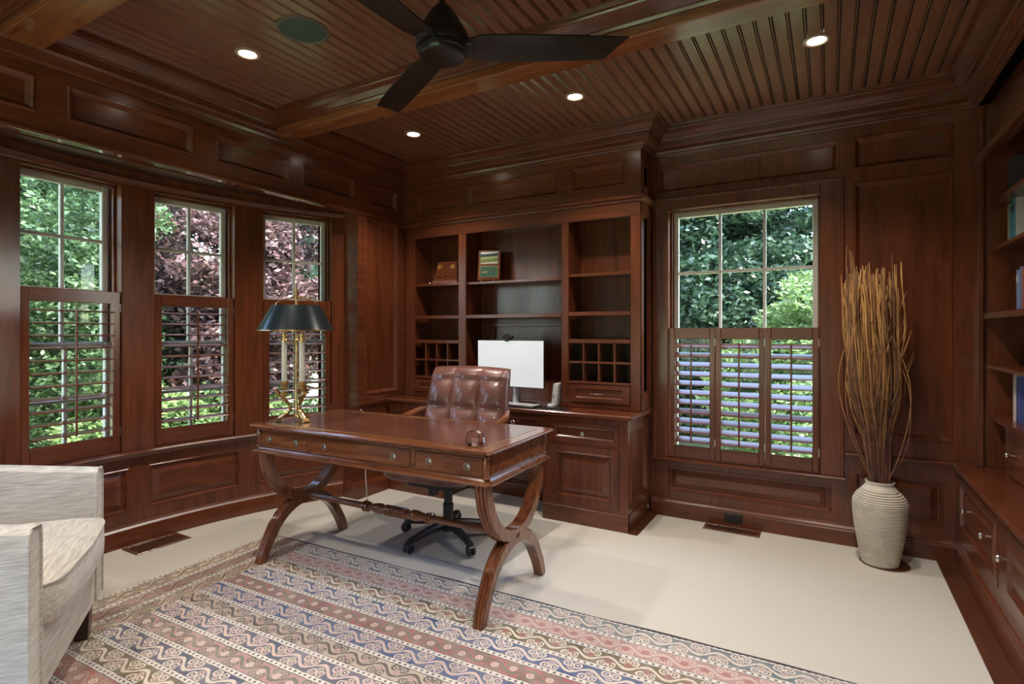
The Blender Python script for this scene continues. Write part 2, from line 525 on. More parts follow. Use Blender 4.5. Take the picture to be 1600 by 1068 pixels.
    def build(s, name, mat, parent=None, smooth=False, world=False, loc=None, recalc=True, angle=35, mesh_only=False):
        vs = s.v
        if parent is not None and world:
            inv = wm(parent).inverted(); vs = [tuple(inv @ Vector(p)) for p in vs]
        if loc is not None: vs = [(p[0]-loc[0], p[1]-loc[1], p[2]-loc[2]) for p in vs]
        me = bpy.data.meshes.new(name)
        me.from_pydata([tuple(p) for p in vs], [], s.f)
        if recalc:
            bm = bmesh.new(); bm.from_mesh(me)
            bmesh.ops.remove_doubles(bm, verts=bm.verts, dist=1e-6)
            bmesh.ops.recalc_face_normals(bm, faces=bm.faces); bm.to_mesh(me); bm.free()
        if smooth:
            me.polygons.foreach_set('use_smooth', [True]*len(me.polygons))
            me.set_sharp_from_angle(angle=rad(angle))
        me.materials.append(M[mat] if isinstance(mat, str) else mat)
        if mesh_only: return me
        return place(name, me, parent, loc)

def place(name, me, parent=None, loc=None):
    o = bpy.data.objects.new(name, me); COL.objects.link(o)
    if parent is not None:
        o.parent = parent; WM[o.name] = wm(parent) if loc is None else wm(parent) @ Matrix.Translation(loc)
    if loc is not None: o.location = loc
    return o

def struct(mb, name, mat, label, **kw):
    o = mb.build(name, mat, **kw); lab(o, label, None, None, 'structure'); return o

# ------------------------------------------------------------------ room dimensions (metres, camera stands over the origin)
XL, XR, YB, YF = -3.12, .70, 3.853, -1.7
CEIL, HEAD = 2.655, 2.184
BC, BR = (-.93, 1.71), 2.70                     # centre and radius of the bowed bay
BW0, BW1 = rad(-29.0), rad(30.0)
CROWN0 = 2.49
B1, B2, BZ = (2.285, 2.42), (.93, 1.08), 2.53    # two ceiling beams: y range, underside

RECESSED = [(0, 0), (.004, .004), (.012, .004), (.018, -.002), (.034, -.020), (.036, -.020)]
RAISED = [(0, 0), (.004, .003), (.010, .003), (.016, -.014), (.024, -.014), (.060, -.002), (.062, -.002)]
mp_back = lambda u, v, n: (u, YB-n, v)
mp_left = lambda u, v, n: (XL+n, u, v)
mp_right = lambda u, v, n: (XR-n, u, v)
def mp_bow(u, v, n):
    t = u/BR; r = BR-n
    return (BC[0]-r*math.cos(t), BC[1]+r*math.sin(t), v)
def panels(wall, mp, rects, mat, rings, nu=1):
    for r in rects:
        MB().panel(mp, *r, rings, nu).build('panel', mat, wall)

# floor: carpet over the whole room
struct(MB().box(-4.0, YF, -.12, 1.3, 3.95, 0), 'floor', 'carpet', 'pale beige loop carpet covering the study floor')
struct(MB().box(.517, .3, 0, .625, YB, .004), 'trim_1', 'floorwood', 'dark wood floor strip between carpet and right hand cabinets')
struct(MB().box(-1.095, 3.36, 0, -1.035, YB-.02, .004), 'trim_2', 'floorwood', 'short dark wood floor strip beside the hutch cabinet')

# walls -------------------------------------------------------------
# back wall: window opening, panels to its right
WX0, WX1, WZ0, WZ1 = -.965, -.045, .405, 2.115
hb = [(WX0, WZ0, WX1, WZ1), (.125, .655, .595, 2.165), (.125, 2.235, .595, 2.43), (-1.04, 2.235, .055, 2.43), (-.975, .175, .012, .345), (.135, .18, .555, .44)]
wb = MB().sheet(mp_back, -1.08, 0, XR, CEIL, hb)
wb.sheet(mp_back, -3.4, 0, 1.3, 2.9, [(WX0-.02, WZ0-.02, WX1+.02, WZ1+.02)], n=-.16)
wb.sheet(mp_back, -3.4, 0, -1.08, 2.9, n=-.004)
wall_back = struct(wb, 'wall_back', 'wood_z', 'dark mahogany panelled back wall with one window')
panels(wall_back, mp_back, [hb[1], hb[2], hb[3]], 'wood_z', RECESSED)
panels(wall_back, mp_back, [hb[4], hb[5]], 'wood_x', RAISED)
# window casing around the back window
cz = MB()
for a, b, c, d in ((-1.06, .40, WX0, 2.19), (WX1, .40, .07, 2.19)): cz.box(a, YB-.018, b, c, YB, d, .003)
cz.box(WX0, YB-.018, WZ1, WX1, YB, 2.19, .003)
for a, c in ((-1.07, -1.052), (.060, .078)): cz.box(a, YB-.028, .40, c, YB, 2.20, .004)
cz.box(-1.07, YB-.028, 2.182, .078, YB, 2.2, .004)
struct(cz, 'trim_3', 'wood_z', 'flat mahogany casing around the back window')
struct(MB().mould([(.085, YB), (-1.08, YB)], [(0, .37), (.012, .37), (.016, .385), (.040, .388), (.044, .396), (.040, .404), (0, .404)]), 'trim_4', 'wood_x', 'mahogany sill moulding under the back window')
struct(MB().mould([(.61, YB), (.085, YB)], [(0, .525), (.012, .527), (.016, .538), (.034, .541), (.036, .548), (.033, .553), (0, .553)]), 'trim_5', 'wood_x', 'mahogany chair rail right of the back window')

BASE = [(0, 0), (.026, 0), (.026, .085), (.022, .092), (.022, .100), (.012, .112), (.012, .118), (0, .122)]
struct(MB().mould([(.60, YB), (-1.08, YB)], BASE), 'baseboard_back', 'wood_x', 'stepped mahogany baseboard along the back wall')

# left header wall over the bay, piers at either end
PY = 3.05; PY0 = .41
hl = [(a, 2.27, b, 2.44) for a, b in ((3.17, 3.49), (2.54, 3.02), (1.93, 2.44), (1.20, 1.80), (.42, 1.08), (-.4, .25))]
hp = [(3.13, .78, 3.50, 2.17), (3.13, .18, 3.50, .62)]
wl = MB().sheet(mp_left, YF, HEAD, 3.6, CEIL, hl)
wl.sheet(mp_left, PY, 0, 3.6, HEAD, hp)
wl.sheet(mp_left, YF, 0, PY0, HEAD)
wl.sheet(lambda u, v, n: (u, PY, v), -3.35, 0, XL, HEAD+.06)
wl.sheet(lambda u, v, n: (u, PY0, v), -3.35, 0, XL, HEAD+.06)
wl.sheet(mp_left, YF, HEAD, 4.0, 2.9, n=-.12)
wl.sheet(lambda u, v, n: (XL-.5, u, v), PY+.05, -.1, 4.0, 2.9); wl.sheet(lambda u, v, n: (XL-.5, u, v), YF, -.1, PY0-.05, 2.9)
wall_left = struct(wl, 'wall_left', 'wood_y', 'mahogany panelled header wall over the bowed window bay')
panels(wall_left, mp_left, hl, 'wood_y', RECESSED)
panels(wall_left, mp_left, hp, 'wood_z', RECESSED)
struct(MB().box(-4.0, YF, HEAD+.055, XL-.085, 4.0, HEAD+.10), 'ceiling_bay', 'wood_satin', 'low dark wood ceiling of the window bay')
struct(MB().box(XL-.095, PY0, HEAD, XL-.001, PY, HEAD+.10, .004), 'trim_14', 'gloss', 'narrow glossy underside of the header along the window bay')
struct(MB().mould([(XL, PY+.004), (XL, PY0)][::-1] and [(XL, 3.58), (XL, YF)], [(0, 2.172), (.012, 2.174), (.016, 2.184), (.010, 2.196), (0, 2.20)]), 'trim_6', 'wood_y', 'slim moulding along the lower edge of the left header wall')
struct(MB().mould([(XL, 3.36), (XL, PY), (-3.30, PY)], BASE), 'baseboard_left', 'wood_y', 'short baseboard around the left corner pier')
struct(MB().mould([(XL, 3.36), (XL, PY-.0)], [(0, .70), (.012, .70), (.02, .715), (.02, .73), (0, .735)]), 'trim_7', 'wood_y', 'short chair rail on the left corner pier')

# bowed bay wall
SILL = .560; WT = 2.14
WCEN = [rad(a) for a in (22.6, 8.1, -6.2, -20.6)]
WH = .2475                                         # half width of an opening
holes = [(t*BR-WH, SILL, t*BR+WH, WT) for t in WCEN]
bp_c = [(t*BR-.28, .195, t*BR+.28, .455) for t in WCEN]
bow = MB().sheet(mp_bow, BW0*BR, 0, BW1*BR, HEAD+.06, holes + bp_c, du=.09)
bow.sheet(mp_bow, BW0*BR-.3, -.1, BW1*BR+.3, HEAD+.09, [(a-.03, b-.02, c+.03, d+.02) for a, b, c, d in holes], du=.09, n=-.17)
wall_bay = struct(bow, 'wall_left_bay', 'wood_z', 'curved mahogany bay wall holding the row of shuttered windows', smooth=True)
panels(wall_bay, mp_bow, bp_c, 'wood_y', RAISED, 7)
arc = lambda n, a0=BW0, a1=BW1, k=40: [(BC[0]-(BR-n)*math.cos(a0+(a1-a0)*i/k), BC[1]+(BR-n)*math.sin(a0+(a1-a0)*i/k)) for i in range(k+1)][::-1]
def bowmould(prof): return MB().mould(arc(0), prof)
struct(bowmould(BASE), 'baseboard_bay', 'wood_y', 'curved mahogany baseboard following the window bay', smooth=True)
struct(bowmould([(0, .515), (.012, .517), (.018, .532), (.040, .537), (.045, .547), (.040, .557), (0, .559)]), 'trim_8', 'wood_y', 'curved mahogany sill ledge under the bay windows', smooth=True)
struct(bowmould([(0, 2.152), (.006, 2.152), (.010, 2.168), (.024, 2.183), (0, 2.1835)]), 'trim_9', 'wood_y', 'curved head moulding above the bay windows', smooth=True)

# right wall behind the bookcases and the wall behind the camera
wr = MB().box(1.10, YF, 0, 1.2, 4.0, 2.9)
struct(wr, 'wall_right', 'wood_z', 'dark mahogany wall behind the built-in bookcases')
FILL_WIN = [(-2.55, .45, -1.45, 2.12), (-1.25, .45, -.15, 2.12)]  # two unseen windows, added to let in soft sky fill
mp_fr = lambda u, v, n: (u, YF+n, v)
wf = MB().sheet(mp_fr, -4.0, 0, 1.2, 2.9, FILL_WIN)
wf.sheet(mp_fr, -4.0, -.1, 1.2, 2.9, [(a-.02, b-.02, c+.02, d+.02) for a, b, c, d in FILL_WIN], n=-.17)
struct(wf, 'wall_front', 'wood_z', 'mahogany wall behind the viewpoint')

# ceiling: dark slab, beadboard planks as parts, beams
ce = MB().box(-4.4, YF-.5, CEIL+.014, 1.7, 4.4, CEIL+.25)
ceiling = struct(ce, 'ceiling', 'groove', 'dark stained beadboard ceiling between two beams')
BW = .066
for y0, y1 in ((B1[1], YB), (B2[1], B1[0]), (-.35, B2[0])):
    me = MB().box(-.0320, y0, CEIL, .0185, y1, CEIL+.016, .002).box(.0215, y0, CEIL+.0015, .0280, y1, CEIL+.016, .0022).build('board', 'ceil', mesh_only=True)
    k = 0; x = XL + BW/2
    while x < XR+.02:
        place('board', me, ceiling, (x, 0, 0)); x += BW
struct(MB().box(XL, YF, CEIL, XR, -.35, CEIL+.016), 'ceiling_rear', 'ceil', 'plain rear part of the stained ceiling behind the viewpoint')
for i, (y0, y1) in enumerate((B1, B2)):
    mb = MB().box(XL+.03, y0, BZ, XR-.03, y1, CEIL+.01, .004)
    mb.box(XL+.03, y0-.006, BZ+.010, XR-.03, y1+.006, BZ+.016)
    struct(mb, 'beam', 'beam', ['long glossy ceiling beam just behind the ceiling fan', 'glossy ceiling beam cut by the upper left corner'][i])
# crown mouldings
FASC = .075
LOW = [(0, CROWN0), (.014, CROWN0), (.020, CROWN0+.012), (.030, CROWN0+.014), (.036, CROWN0+.030), (.060, CROWN0+.040), (.066, CROWN0+.040), (FASC, CROWN0+.052), (FASC, CEIL+.01), (0, CEIL+.01)]
WALK = [(XR, YF), (XR, YB), (-1.08, YB), (-1.08, 3.58), (XL, 3.58), (XL, YF)]
struct(MB().mould(WALK, LOW), 'trim_10', 'moulding', 'lower crown moulding running round the room')
COF = [(0, 2.572), (.010, 2.572), (.016, 2.584), (.022, 2.586), (.040, 2.612), (.062, 2.626), (.066, 2.626), (.070, 2.634), (.082, 2.636), (.086, CEIL+.004), (0, CEIL+.004)]
F = FASC
rooms = [[(XR-F, B1[1]), (XR-F, YB-F), (-1.08+F, YB-F), (-1.08+F, 3.58-F), (XL+F, 3.58-F), (XL+F, B1[1])],
         [(XR-F, B2[1]), (XR-F, B1[0]), (XL+F, B1[0]), (XL+F, B2[1])],
         [(XR-F, YF), (XR-F, B2[0]), (XL+F, B2[0]), (XL+F, YF)]]
for i, r in enumerate(rooms):
    struct(MB().mould(r, COF, closed=True), 'trim_%d' % (11+i), 'moulding', ['crown moulding round the ceiling bay over the hutch', 'crown moulding round the ceiling bay with the fan', 'crown moulding round the ceiling bay over the viewpoint'][i])

# ------------------------------------------------------------------ windows and shutters
def frame_mb(x0, z0, x1, z1, w, y0, y1, b=.003):
    mb = MB()
    mb.box(x0, y0, z0, x0+w, y1, z1, b); mb.box(x1-w, y0, z0, x1, y1, z1, b)
    mb.box(x0+w, y0, z0, x1-w, y1, z0+w, b); mb.box(x0+w, y0, z1-w, x1-w, y1, z1, b)
    return mb

def window(name, label, loc, rz, hw, z0, z1, cols, rows_u, rows_l, zm, d0=.085):
    """local frame: x across, y outward, z up; loc = middle of the opening on the wall face"""
    w = thing(name, label, None, loc, rz, kind='structure')
    j = MB()                                          # jamb liner with stepped stops
    for sx in (-1, 1):
        xs = sorted((sx*hw, sx*(hw+.02)))
        j.box(xs[0], -.004, z0-.0, xs[1], .175, z1+.02)
        xs = sorted((sx*(hw-.014), sx*hw)); j.box(xs[0], .050, z0, xs[1], .066, z1, .002)
        xs = sorted((sx*(hw-.014), sx*hw)); j.box(xs[0], .135, z0, xs[1], .150, z1, .002)
    j.box(-hw-.02, -.004, z1, hw+.02, .175, z1+.02)
    j.box(-hw, .050, z1-.014, hw, .066, z1, .002)
    j.box(-hw-.02, -.002, z0-.02, hw+.02, .20, z0)
    j.build('jamb', 'wood_z', w)
    x0, x1 = -hw+.010, hw-.010
    for nm, a, b, rows, y0 in (('upper_sash', zm-.014, z1-.004, rows_u, d0+.020), ('lower_sash', z0+.002, zm+.014, rows_l, d0-.012)):
        y1 = y0+.030; sw = .034
        s = frame_mb(x0, a, x1, b, sw, y0, y1, .004).build(nm, 'sash', w)
        gx0, gx1, gz0, gz1 = x0+sw, x1-sw, a+sw, b-sw
        for i in range(1, cols):
            x = gx0+(gx1-gx0)*i/cols
            MB().box(x-.009, y0+.003, gz0, x+.009, y1-.003, gz1, .003).build('muntin', 'sash', s)
        for r in range(1, rows):
            z = gz0+(gz1-gz0)*r/rows
            MB().box(gx0, y0+.002, z-.009, gx1, y1-.002, z+.009, .003).build('muntin', 'sash', s)
        pw, ph = (gx1-gx0)/cols, (gz1-gz0)/rows
        pm = MB().box(-pw/2, -.0015, -ph/2, pw/2, .0015, ph/2).build('pane', 'glass', mesh_only=True)
        for i in range(cols):
            for r in range(rows):
                place('pane', pm, s, (gx0+pw*(i+.5), (y0+y1)/2, gz0+ph*(r+.5)))
    return w

def bay_frame(t):
    c, s_ = math.cos(t), math.sin(t)
    loc = (BC[0]-BR*c, BC[1]+BR*s_, 0)
    # local x must run so that local y points outwards (-c, s)
    return loc, math.atan2(c, s_)      # rotates (0,1) -> (-c, s)

def shutter(name, label, loc, rz, hw, z0, z1, nl, tilt, top=.072, bot=.10, sw=.042, group=None, rod=True, yo=.0):
    s = thing(name, label, 'shutter', (loc[0], loc[1], z0), rz, group)
    h = z1-z0; T = .028
    st = MB().box(-sw/2, yo, 0, sw/2, yo+T, h, .003).build('stile', 'wood_z', mesh_only=True)
    for sx in (-1, 1): place('stile', st, s, (sx*(hw-sw/2), 0, 0))
    MB().box(-hw+sw, yo+.002, h-top, hw-sw, yo+T-.002, h, .003).build('top_rail', 'wood_x', s)
    MB().box(-hw+sw, yo+.002, 0, hw-sw, yo+T-.002, bot, .003).build('bottom_rail', 'wood_x', s)
    lo, hi = bot+.012, h-top-.012
    pitch = (hi-lo)/nl
    prof = [(-.034, 0), (-.031, .0030), (0, .0042), (.031, .0030), (.034, 0), (.031, -.0030), (0, -.0042), (-.031, -.0030)]
    ca, sa = math.cos(tilt), math.sin(tilt)
    pr = [(u*ca-v*sa, u*sa+v*ca) for u, v in prof]
    lm = MB().ribbon([((x, 0, 0), (0, 1, 0), (0, 0, 1), 1) for x in (-hw+sw+.001, hw-sw-.001)], pr).build('louver', 'wood_x', smooth=True, mesh_only=True)
    for i in range(nl): place('louver', lm, s, (0, yo+T/2, lo+pitch*(i+.5)))
    if rod: MB().box(-.0055, yo-.030, lo+pitch*.3, .0055, yo-.021, hi-pitch*.2, .002).build('tilt_rod', 'wood_z', s)
    hg = MB().box(hw-.003, yo-.004, 0, hw+.004, yo+.004, .05).build('hinge', 'pewter', mesh_only=True)
    for z in (.10, h-.12): place('hinge', hg, s, (0, 0, z))
    return s

SHT = 1.508
names = ['right bay window, behind the brass lamp', 'middle bay window, in front of the purple maple', 'left bay window, behind the armchair', 'bay window nearest the viewpoint, left of the frame']
for i, t in enumerate(WCEN):
    loc, rz = bay_frame(t)
    window('window_%d' % (i+1), 'divided sash %s' % names[i], loc, rz, WH, SILL, WT, 2, 3, 2, 1.195)
    shutter('plantation_shutter', 'half height louvred mahogany shutter on the %s' % names[i], loc, rz, WH-.004, SILL+.003, SHT, 11, rad(7), group='shutters in the bay')
loc = ((WX0+WX1)/2, YB, 0)
window('window_5', 'tall divided sash window in the back wall beside the hutch', loc, 0, (WX1-WX0)/2, WZ0, WZ1, 3, 2, 2, 1.275)
for i, (a, b, c, d) in enumerate(FILL_WIN):
    window('window_%d' % (6+i), ['first', 'second'][i]+' sash window added behind the viewpoint for fill light', ((a+c)/2, YF, 0), PI, (c-a)/2, b, d, 4, 2, 2, 1.28)
sw_ = (WX1-WX0-.012)/3
for i in range(3):
    x = WX0+.006+sw_*(i+.5)
    shutter('plantation_shutter', 'narrow louvred mahogany shutter, %s panel of three on the back window' % ['left', 'middle', 'right'][i],
            (x, YB-.004, 0), 0, sw_/2-.0015, WZ0+.003, 1.300, 11, rad(25), top=.075, bot=.085, sw=.034, group='shutters on the back window')

# ------------------------------------------------------------------ hutch over the desk counter
HX0, HX1, HY = -3.10, -1.08, 3.58
HB = 3.83
hut = thing('hutch_bookcase', 'tall built-in mahogany hutch with shelves and pigeonholes above the counter', 'bookcase', (-2.09, 3.70, .742))
CZ = .742
OL, OM, OR_ = (-3.007, -2.56), (-2.486, -1.658), (-1.603, -1.15)
TOP = 2.05
for a, b in ((HX0, OL[0]), (OL[1], OM[0]), (OM[1], OR_[0]), (OR_[1], HX1)):
    MB().box(a, HY, CZ, b, HY+.022, TOP, .003).build('stile', 'wood_z', hut, world=True)
MB().box(HX0, HY, TOP, HX1, HY+.022, 2.15, .003).build('top_rail', 'wood_x', hut, world=True)
for x0, x1 in ((HX0, OL[0]-.02), (OL[1]+.015, OM[0]-.015), (OM[1]+.012, OR_[0]-.012)):
    MB().box(x0, HY+.022, CZ, x1, HB, TOP+.03).build('divider', 'wood_z', hut, world=True)
mp_hs = lambda u, v, n: (HX1+n, u, v)
MB().box(OR_[1]+.015, HY+.022, CZ, HX1-.021, HB, TOP+.03).build('divider', 'wood_z', hut, world=True)
sd = MB().sheet(mp_hs, HY+.001, CZ, YB, 2.5, [(HY+.05, .83, YB-.035, 2.09), (HY+.05, 2.25, YB-.035, 2.44)])
sd.box(HX1-.02, HY+.022, CZ, HX1-.0215, HB, 2.5)
sd = sd.build('side_panel', 'wood_z', hut, world=True)
for v0, v1 in ((.83, 2.09), (2.25, 2.44)): MB().panel(mp_hs, HY+.05, v0, YB-.035, v1, RECESSED).build('inset_panel', 'wood_z', sd, world=True)
MB().box(HX0, HB, CZ, HX1-.022, HB+.016, 2.5).build('back_panel', 'wood_z', hut, world=True)
MB().box(HX0, HY+.03, TOP+.03, HX1-.022, HB, TOP+.045).build('top_panel', 'wood_x', hut, world=True)
# frieze with three panels
mp_f = lambda u, v, n: (u, HY-n, v)
fr_h = [(-2.979, 2.255, -2.579, 2.43), (-2.474, 2.255, -1.689, 2.43), (-1.584, 2.255, -1.181, 2.43)]
fz = MB().sheet(mp_f, HX0-.02, 2.15, HX1, 2.52, fr_h).build('frieze', 'wood_x', hut, world=True)
for r in fr_h: MB().panel(mp_f, *r, RECESSED).build('inset_panel', 'wood_x', fz, world=True)
MB().mould([(HX1, YB), (HX1, HY), (HX0-.02, HY)], [(0, 2.142), (.010, 2.144), (.014, 2.156), (.026, 2.164), (.030, 2.166), (.030, 2.180), (.022, 2.188), (0, 2.190)]).build('ledge_moulding', 'wood_x', hut, world=True)
def shelf(o, z, th=.020, yo=.012, mat='wood_x', nm='shelf'):
    MB().box(o[0]-.012 if yo > .005 else o[0], HY+yo+(.012 if yo > .005 else 0), z-th, o[1]+.012 if yo > .005 else o[1], HB, z, .002).build(nm, mat, hut, world=True)
shelf(OL, 1.672); shelf(OL, 1.408, .028, .001); shelf(OL, 1.208, .028, .001); shelf(OL, .908, .02, .001)
shelf(OM, 1.668); shelf(OM, 1.408, .028, .001)
shelf(OR_, 1.684); shelf(OR_, 1.414, .028, .001); shelf(OR_, 1.222, .028, .001); shelf(OR_, .926, .016, .001)
for o, za, zb in ((OL, .908, 1.180), (OR_, .926, 1.194)):
    for i in range(1, 4):
        x = o[0]+(o[1]-o[0])*i/4
        MB().box(x-.006, HY+.006, za, x+.006, HB, zb, .001).build('pigeonhole_divider', 'wood_z', hut, world=True)
    zc = (za+zb)/2
    MB().box(o[0], HY+.005, zc-.007, o[1], HB, zc+.007, .001).build('pigeonhole_shelf', 'wood_x', hut, world=True)
for o, zt in ((OL, .884), (OR_, .908)):
    dr = MB()
    dr.box(o[0]+.003, HY-.004, CZ+.042, o[1]-.003, HY+.02, zt-.002, .002)
    mpd = lambda u, v, n: (u, HY-.0045-n, v)
    d_ = MB().sheet(mpd, o[0]+.003, CZ+.042, o[1]-.003, zt-.002, [(o[0]+.05, CZ+.07, o[1]-.05, zt-.03)])
    d_.panel(mpd, o[0]+.05, CZ+.07, o[1]-.05, zt-.03, [(0, 0), (.010, -.010), (.011, -.010)])
    d_.box(o[0]+.003, HY+.006, CZ+.042, o[1]-.003, HY+.02, zt-.002)
    d_ = d_.build('drawer', 'wood_x', hut, world=True)
    xc, zc = (o[0]+o[1])/2, (CZ+.042+zt)/2
    MB().tube([(xc-.045, HY, zc), (xc-.045, HY-.022, zc), (xc-.03, HY-.027, zc), (xc+.03, HY-.027, zc), (xc+.045, HY-.022, zc), (xc+.045, HY, zc)], .0045, 8).build('pull', 'nickel', d_, smooth=True, world=True)
    MB().box(o[0], HY+.001, CZ, o[1], HY+.022, CZ+.040, .002).build('bottom_rail', 'wood_x', hut, world=True)
# applied frame on the back panel behind the monitor
MB().box(OM[0], HB-.016, 1.315, OM[1], HB, 1.345, .003).build('back_rail', 'wood_x', hut, world=True)
MB().box(OM[0]+.10, HB-.012, CZ, OM[0]+.125, HB, 1.315, .003).build('back_stile', 'wood_z', hut, world=True)

# counter and base cabinets under the hutch
LY = 3.37
ct = MB().box(-3.10, LY-.022, .712, -1.072, HY+.005, .740, .007)
ct.box(-3.10, HY+.005, .712, -1.072, YB-.004, .740)
lab(ct.build('worktop', 'wood_x', loc=(-2.09, 3.55, .712)), 'long glossy mahogany worktop under the hutch, carrying the monitor', 'worktop')

def knob_mb(p, d):
    """turned knob standing off along unit vector d"""
    q = Vector((0, 0, 1)).rotation_difference(Vector(d)).to_matrix().to_4x4()
    return MB().lathe([(.006, 0), (.0055, .012), (.008, .016), (.0145, .021), (.016, .026), (.013, .031), (.005, .034), (.0001, .0345)], 14, mat=Matrix.Translation(p) @ q)

def front(parent, mp, nrm, u0, v0, u1, v1, name, knobs, mat='wood_x', stile=.045, rings=None, nk='knob', kmat='nickel'):
    """framed door or drawer front with panel, slightly proud, with knobs as sub-parts"""
    mb = MB().sheet(mp, u0, v0, u1, v1, [(u0+stile, v0+stile, u1-stile, v1-stile)], n=.003)
    mb.panel(lambda u, v, n: mp(u, v, n+.003), u0+stile, v0+stile, u1-stile, v1-stile, rings or [(0, 0), (.004, .002), (.010, -.006), (.016, -.012), (.018, -.012)])
    mb.panel(mp, u0, v0, u1, v1, [(0, .003), (0, -.012)])
    d = mb.build(name, mat, parent, world=True)
    for ku, kv in knobs: knob_mb(mp(ku, kv, .003), nrm).build(nk, kmat, d, smooth=True, world=True)
    return d
mp_l = lambda u, v, n: (u, LY-n, v)
def pedestal(x0, x1, label, right_side):
    p = thing('base_cabinet', label, 'cabinet', ((x0+x1)/2, 3.6, 0))
    dz0, dz1, oz0, oz1 = .535, .672, .13, .520
    b = MB().sheet(mp_l, x0, .10, x1, .711, [(x0+.055, dz0, x1-.055, dz1), (x0+.055, oz0, x1-.055, oz1)])
    b.sheet(lambda u, v, n: (x0, u, v), LY, 0, YB-.01, .711)
    hs = [(LY+.055, .17, YB-.06, .64)] if right_side else []
    mps = lambda u, v, n: (x1+n, u, v)
    b.sheet(mps, LY, 0, YB-.01, .711, hs)
    b.box(x0+.002, LY+.02, .02, x1-.022, YB-.02, .70)
    b = b.build('carcass', 'wood_z', p, world=True)
    for h in hs: MB().panel(mps, *h, RECESSED).build('side_panel', 'wood_z', b, world=True)
    front(p, mp_l, (0, -1, 0), x0+.057, dz0+.002, x1-.057, dz1-.002, 'drawer', [((x0+x1)/2, (dz0+dz1)/2)], stile=.028)
    front(p, mp_l, (0, -1, 0), x0+.057, oz0+.002, x1-.057, oz1-.002, 'door', [], mat='wood_z', rings=RAISED)
    pl = MB().box(x0, LY-.006, 0, x1+(.006 if right_side else 0), LY+.02, .108, .003)
    if right_side: pl.box(x1, LY-.006, 0, x1+.006, YB-.03, .108, .002)
    pl.build('plinth', 'wood_x', p, world=True)
    return p
pedestal(-1.70, -1.10, 'mahogany base cabinet with drawer and panelled door, right end of the hutch counter', True)
pedestal(-3.095, -2.55, 'mahogany base cabinet under the counter, behind the desk at the left corner', False)
kn = thing('desk_cabinet', 'kneehole section under the counter with a row of shallow mahogany drawers', 'cabinet', (-2.125, 3.5, .58))
MB().sheet(mp_l, -2.549, .575, -1.701, .711, [(-2.53, .592, -2.145, .692), (-2.125, .592, -1.72, .692)]).box(-2.549, LY+.002, .575, -1.701, LY+.02, .59).build('apron', 'wood_x', kn, world=True)
for a, b in ((-2.53, -2.145), (-2.125, -1.72)): front(kn, mp_l, (0, -1, 0), a+.002, .594, b-.002, .690, 'drawer', [((a+b)/2, .642)], stile=.02)
kb = MB().box(-2.549, 3.73, 0, -1.701, 3.75, .711); kb.mould([(-1.701, 3.73), (-2.549, 3.73)], BASE)
kb.build('back_panel', 'wood_x', kn, world=True)

# ------------------------------------------------------------------ right hand cabinets and bookcase
RX = .615
mp_r = lambda u, v, n: (RX-n, u, v)
units = [(2.965, 3.842, 'with one wide drawer, in the far right corner'), (2.09, 2.963, 'with a pair of doors, at the lower right edge'), (1.2, 2.088, 'with plain front, outside the lower right edge')]
for i, (y0, y1, t) in enumerate(units):
    u = thing('low_cabinet', 'low mahogany base cabinet ' + t, 'cabinet', (.85, (y0+y1)/2, 0))
    b = MB().sheet(mp_r, y0, 0, y1, .519, [(y0+.05, .19, y1-.05, .49)])
    b.box(RX+.02, y0, 0, 1.09, y1, .519)
    b.build('carcass', 'wood_y', u, world=True)
    if i == 0:
        front(u, mp_r, (-1, 0, 0), y0+.052, .192, y1-.052, .488, 'drawer', [(3.55, .365), (3.165, .365)], mat='wood_y', rings=RAISED, stile=.03)
    else:
        ym = (y0+y1)/2
        front(u, mp_r, (-1, 0, 0), ym+.002, .192, y1-.052, .488, 'door', [(y1-.085, .365)] if i == 1 else [], mat='wood_y', rings=RAISED)
        front(u, mp_r, (-1, 0, 0), y0+.052, .192, ym-.002, .488, 'door', [(y0+.085, .365)], mat='wood_y', rings=RAISED)
    MB().mould([(RX, y0), (RX, y1)], [(0, 0), (.016, 0), (.016, .10), (.012, .108), (.012, .118), (.004, .128), (0, .13)]).build('plinth', 'wood_y', u, world=True)
lab(MB().box(.590, 1.2, .522, 1.09, YB-.004, .550, .007).build('worktop', 'wood_y', loc=(.85, 2.5, .522)), 'low mahogany counter top running along the right hand bookcase', 'worktop')
bk = thing('wall_bookcase', 'tall built-in mahogany bookcase at the right edge with books on its shelves', 'bookcase', (.9, 2.7, .552))
SY = 3.820
MB().box(XR, SY-.0, .552, 1.09, YB-.006, 2.49).build('side_panel', 'wood_z', bk, world=True)
MB().box(1.07, 1.2, .552, 1.09, SY, 2.49).build('back_panel', 'wood_z', bk, world=True)
MB().box(XR-.004, SY-.022, .552, XR+.018, YB-.006, 2.485, .003).build('stile', 'wood_z', bk, world=True)
for y in (2.45, 1.24): MB().box(XR-.004, y-.04, .552, XR+.3, y+.04, 2.485, .003).build('stile', 'wood_z', bk, world=True)
MB().box(XR-.002, 1.2, 2.18, XR+.02, SY-.022, 2.205, .003).build('header_rail', 'wood_y', bk, world=True)
MB().mould([(XR-.002, 1.2), (XR-.002, SY)], [(0, 2.165), (.016, 2.168), (.022, 2.185), (.022, 2.20), (.012, 2.212), (0, 2.214)]).build('header_moulding', 'wood_y', bk, world=True)
MB().box(XR+.05, 1.2, 2.205, XR+.07, SY, 2.49).build('frieze', 'wood_y', bk, world=True)
for z, xf_, th in ((1.953, .743, .02), (1.713, .743, .02), (1.372, .716, .032), (1.095, .743, .02), (.828, .743, .02)):
    MB().box(xf_, 2.49, z-th, 1.068, SY-.001, z, .002).build('shelf', 'wood_y', bk, world=True)
db = thing('drawer_box', 'small reddish drawer box under the lowest bookcase shelf', 'drawer box', (.92, 3.2, .552))
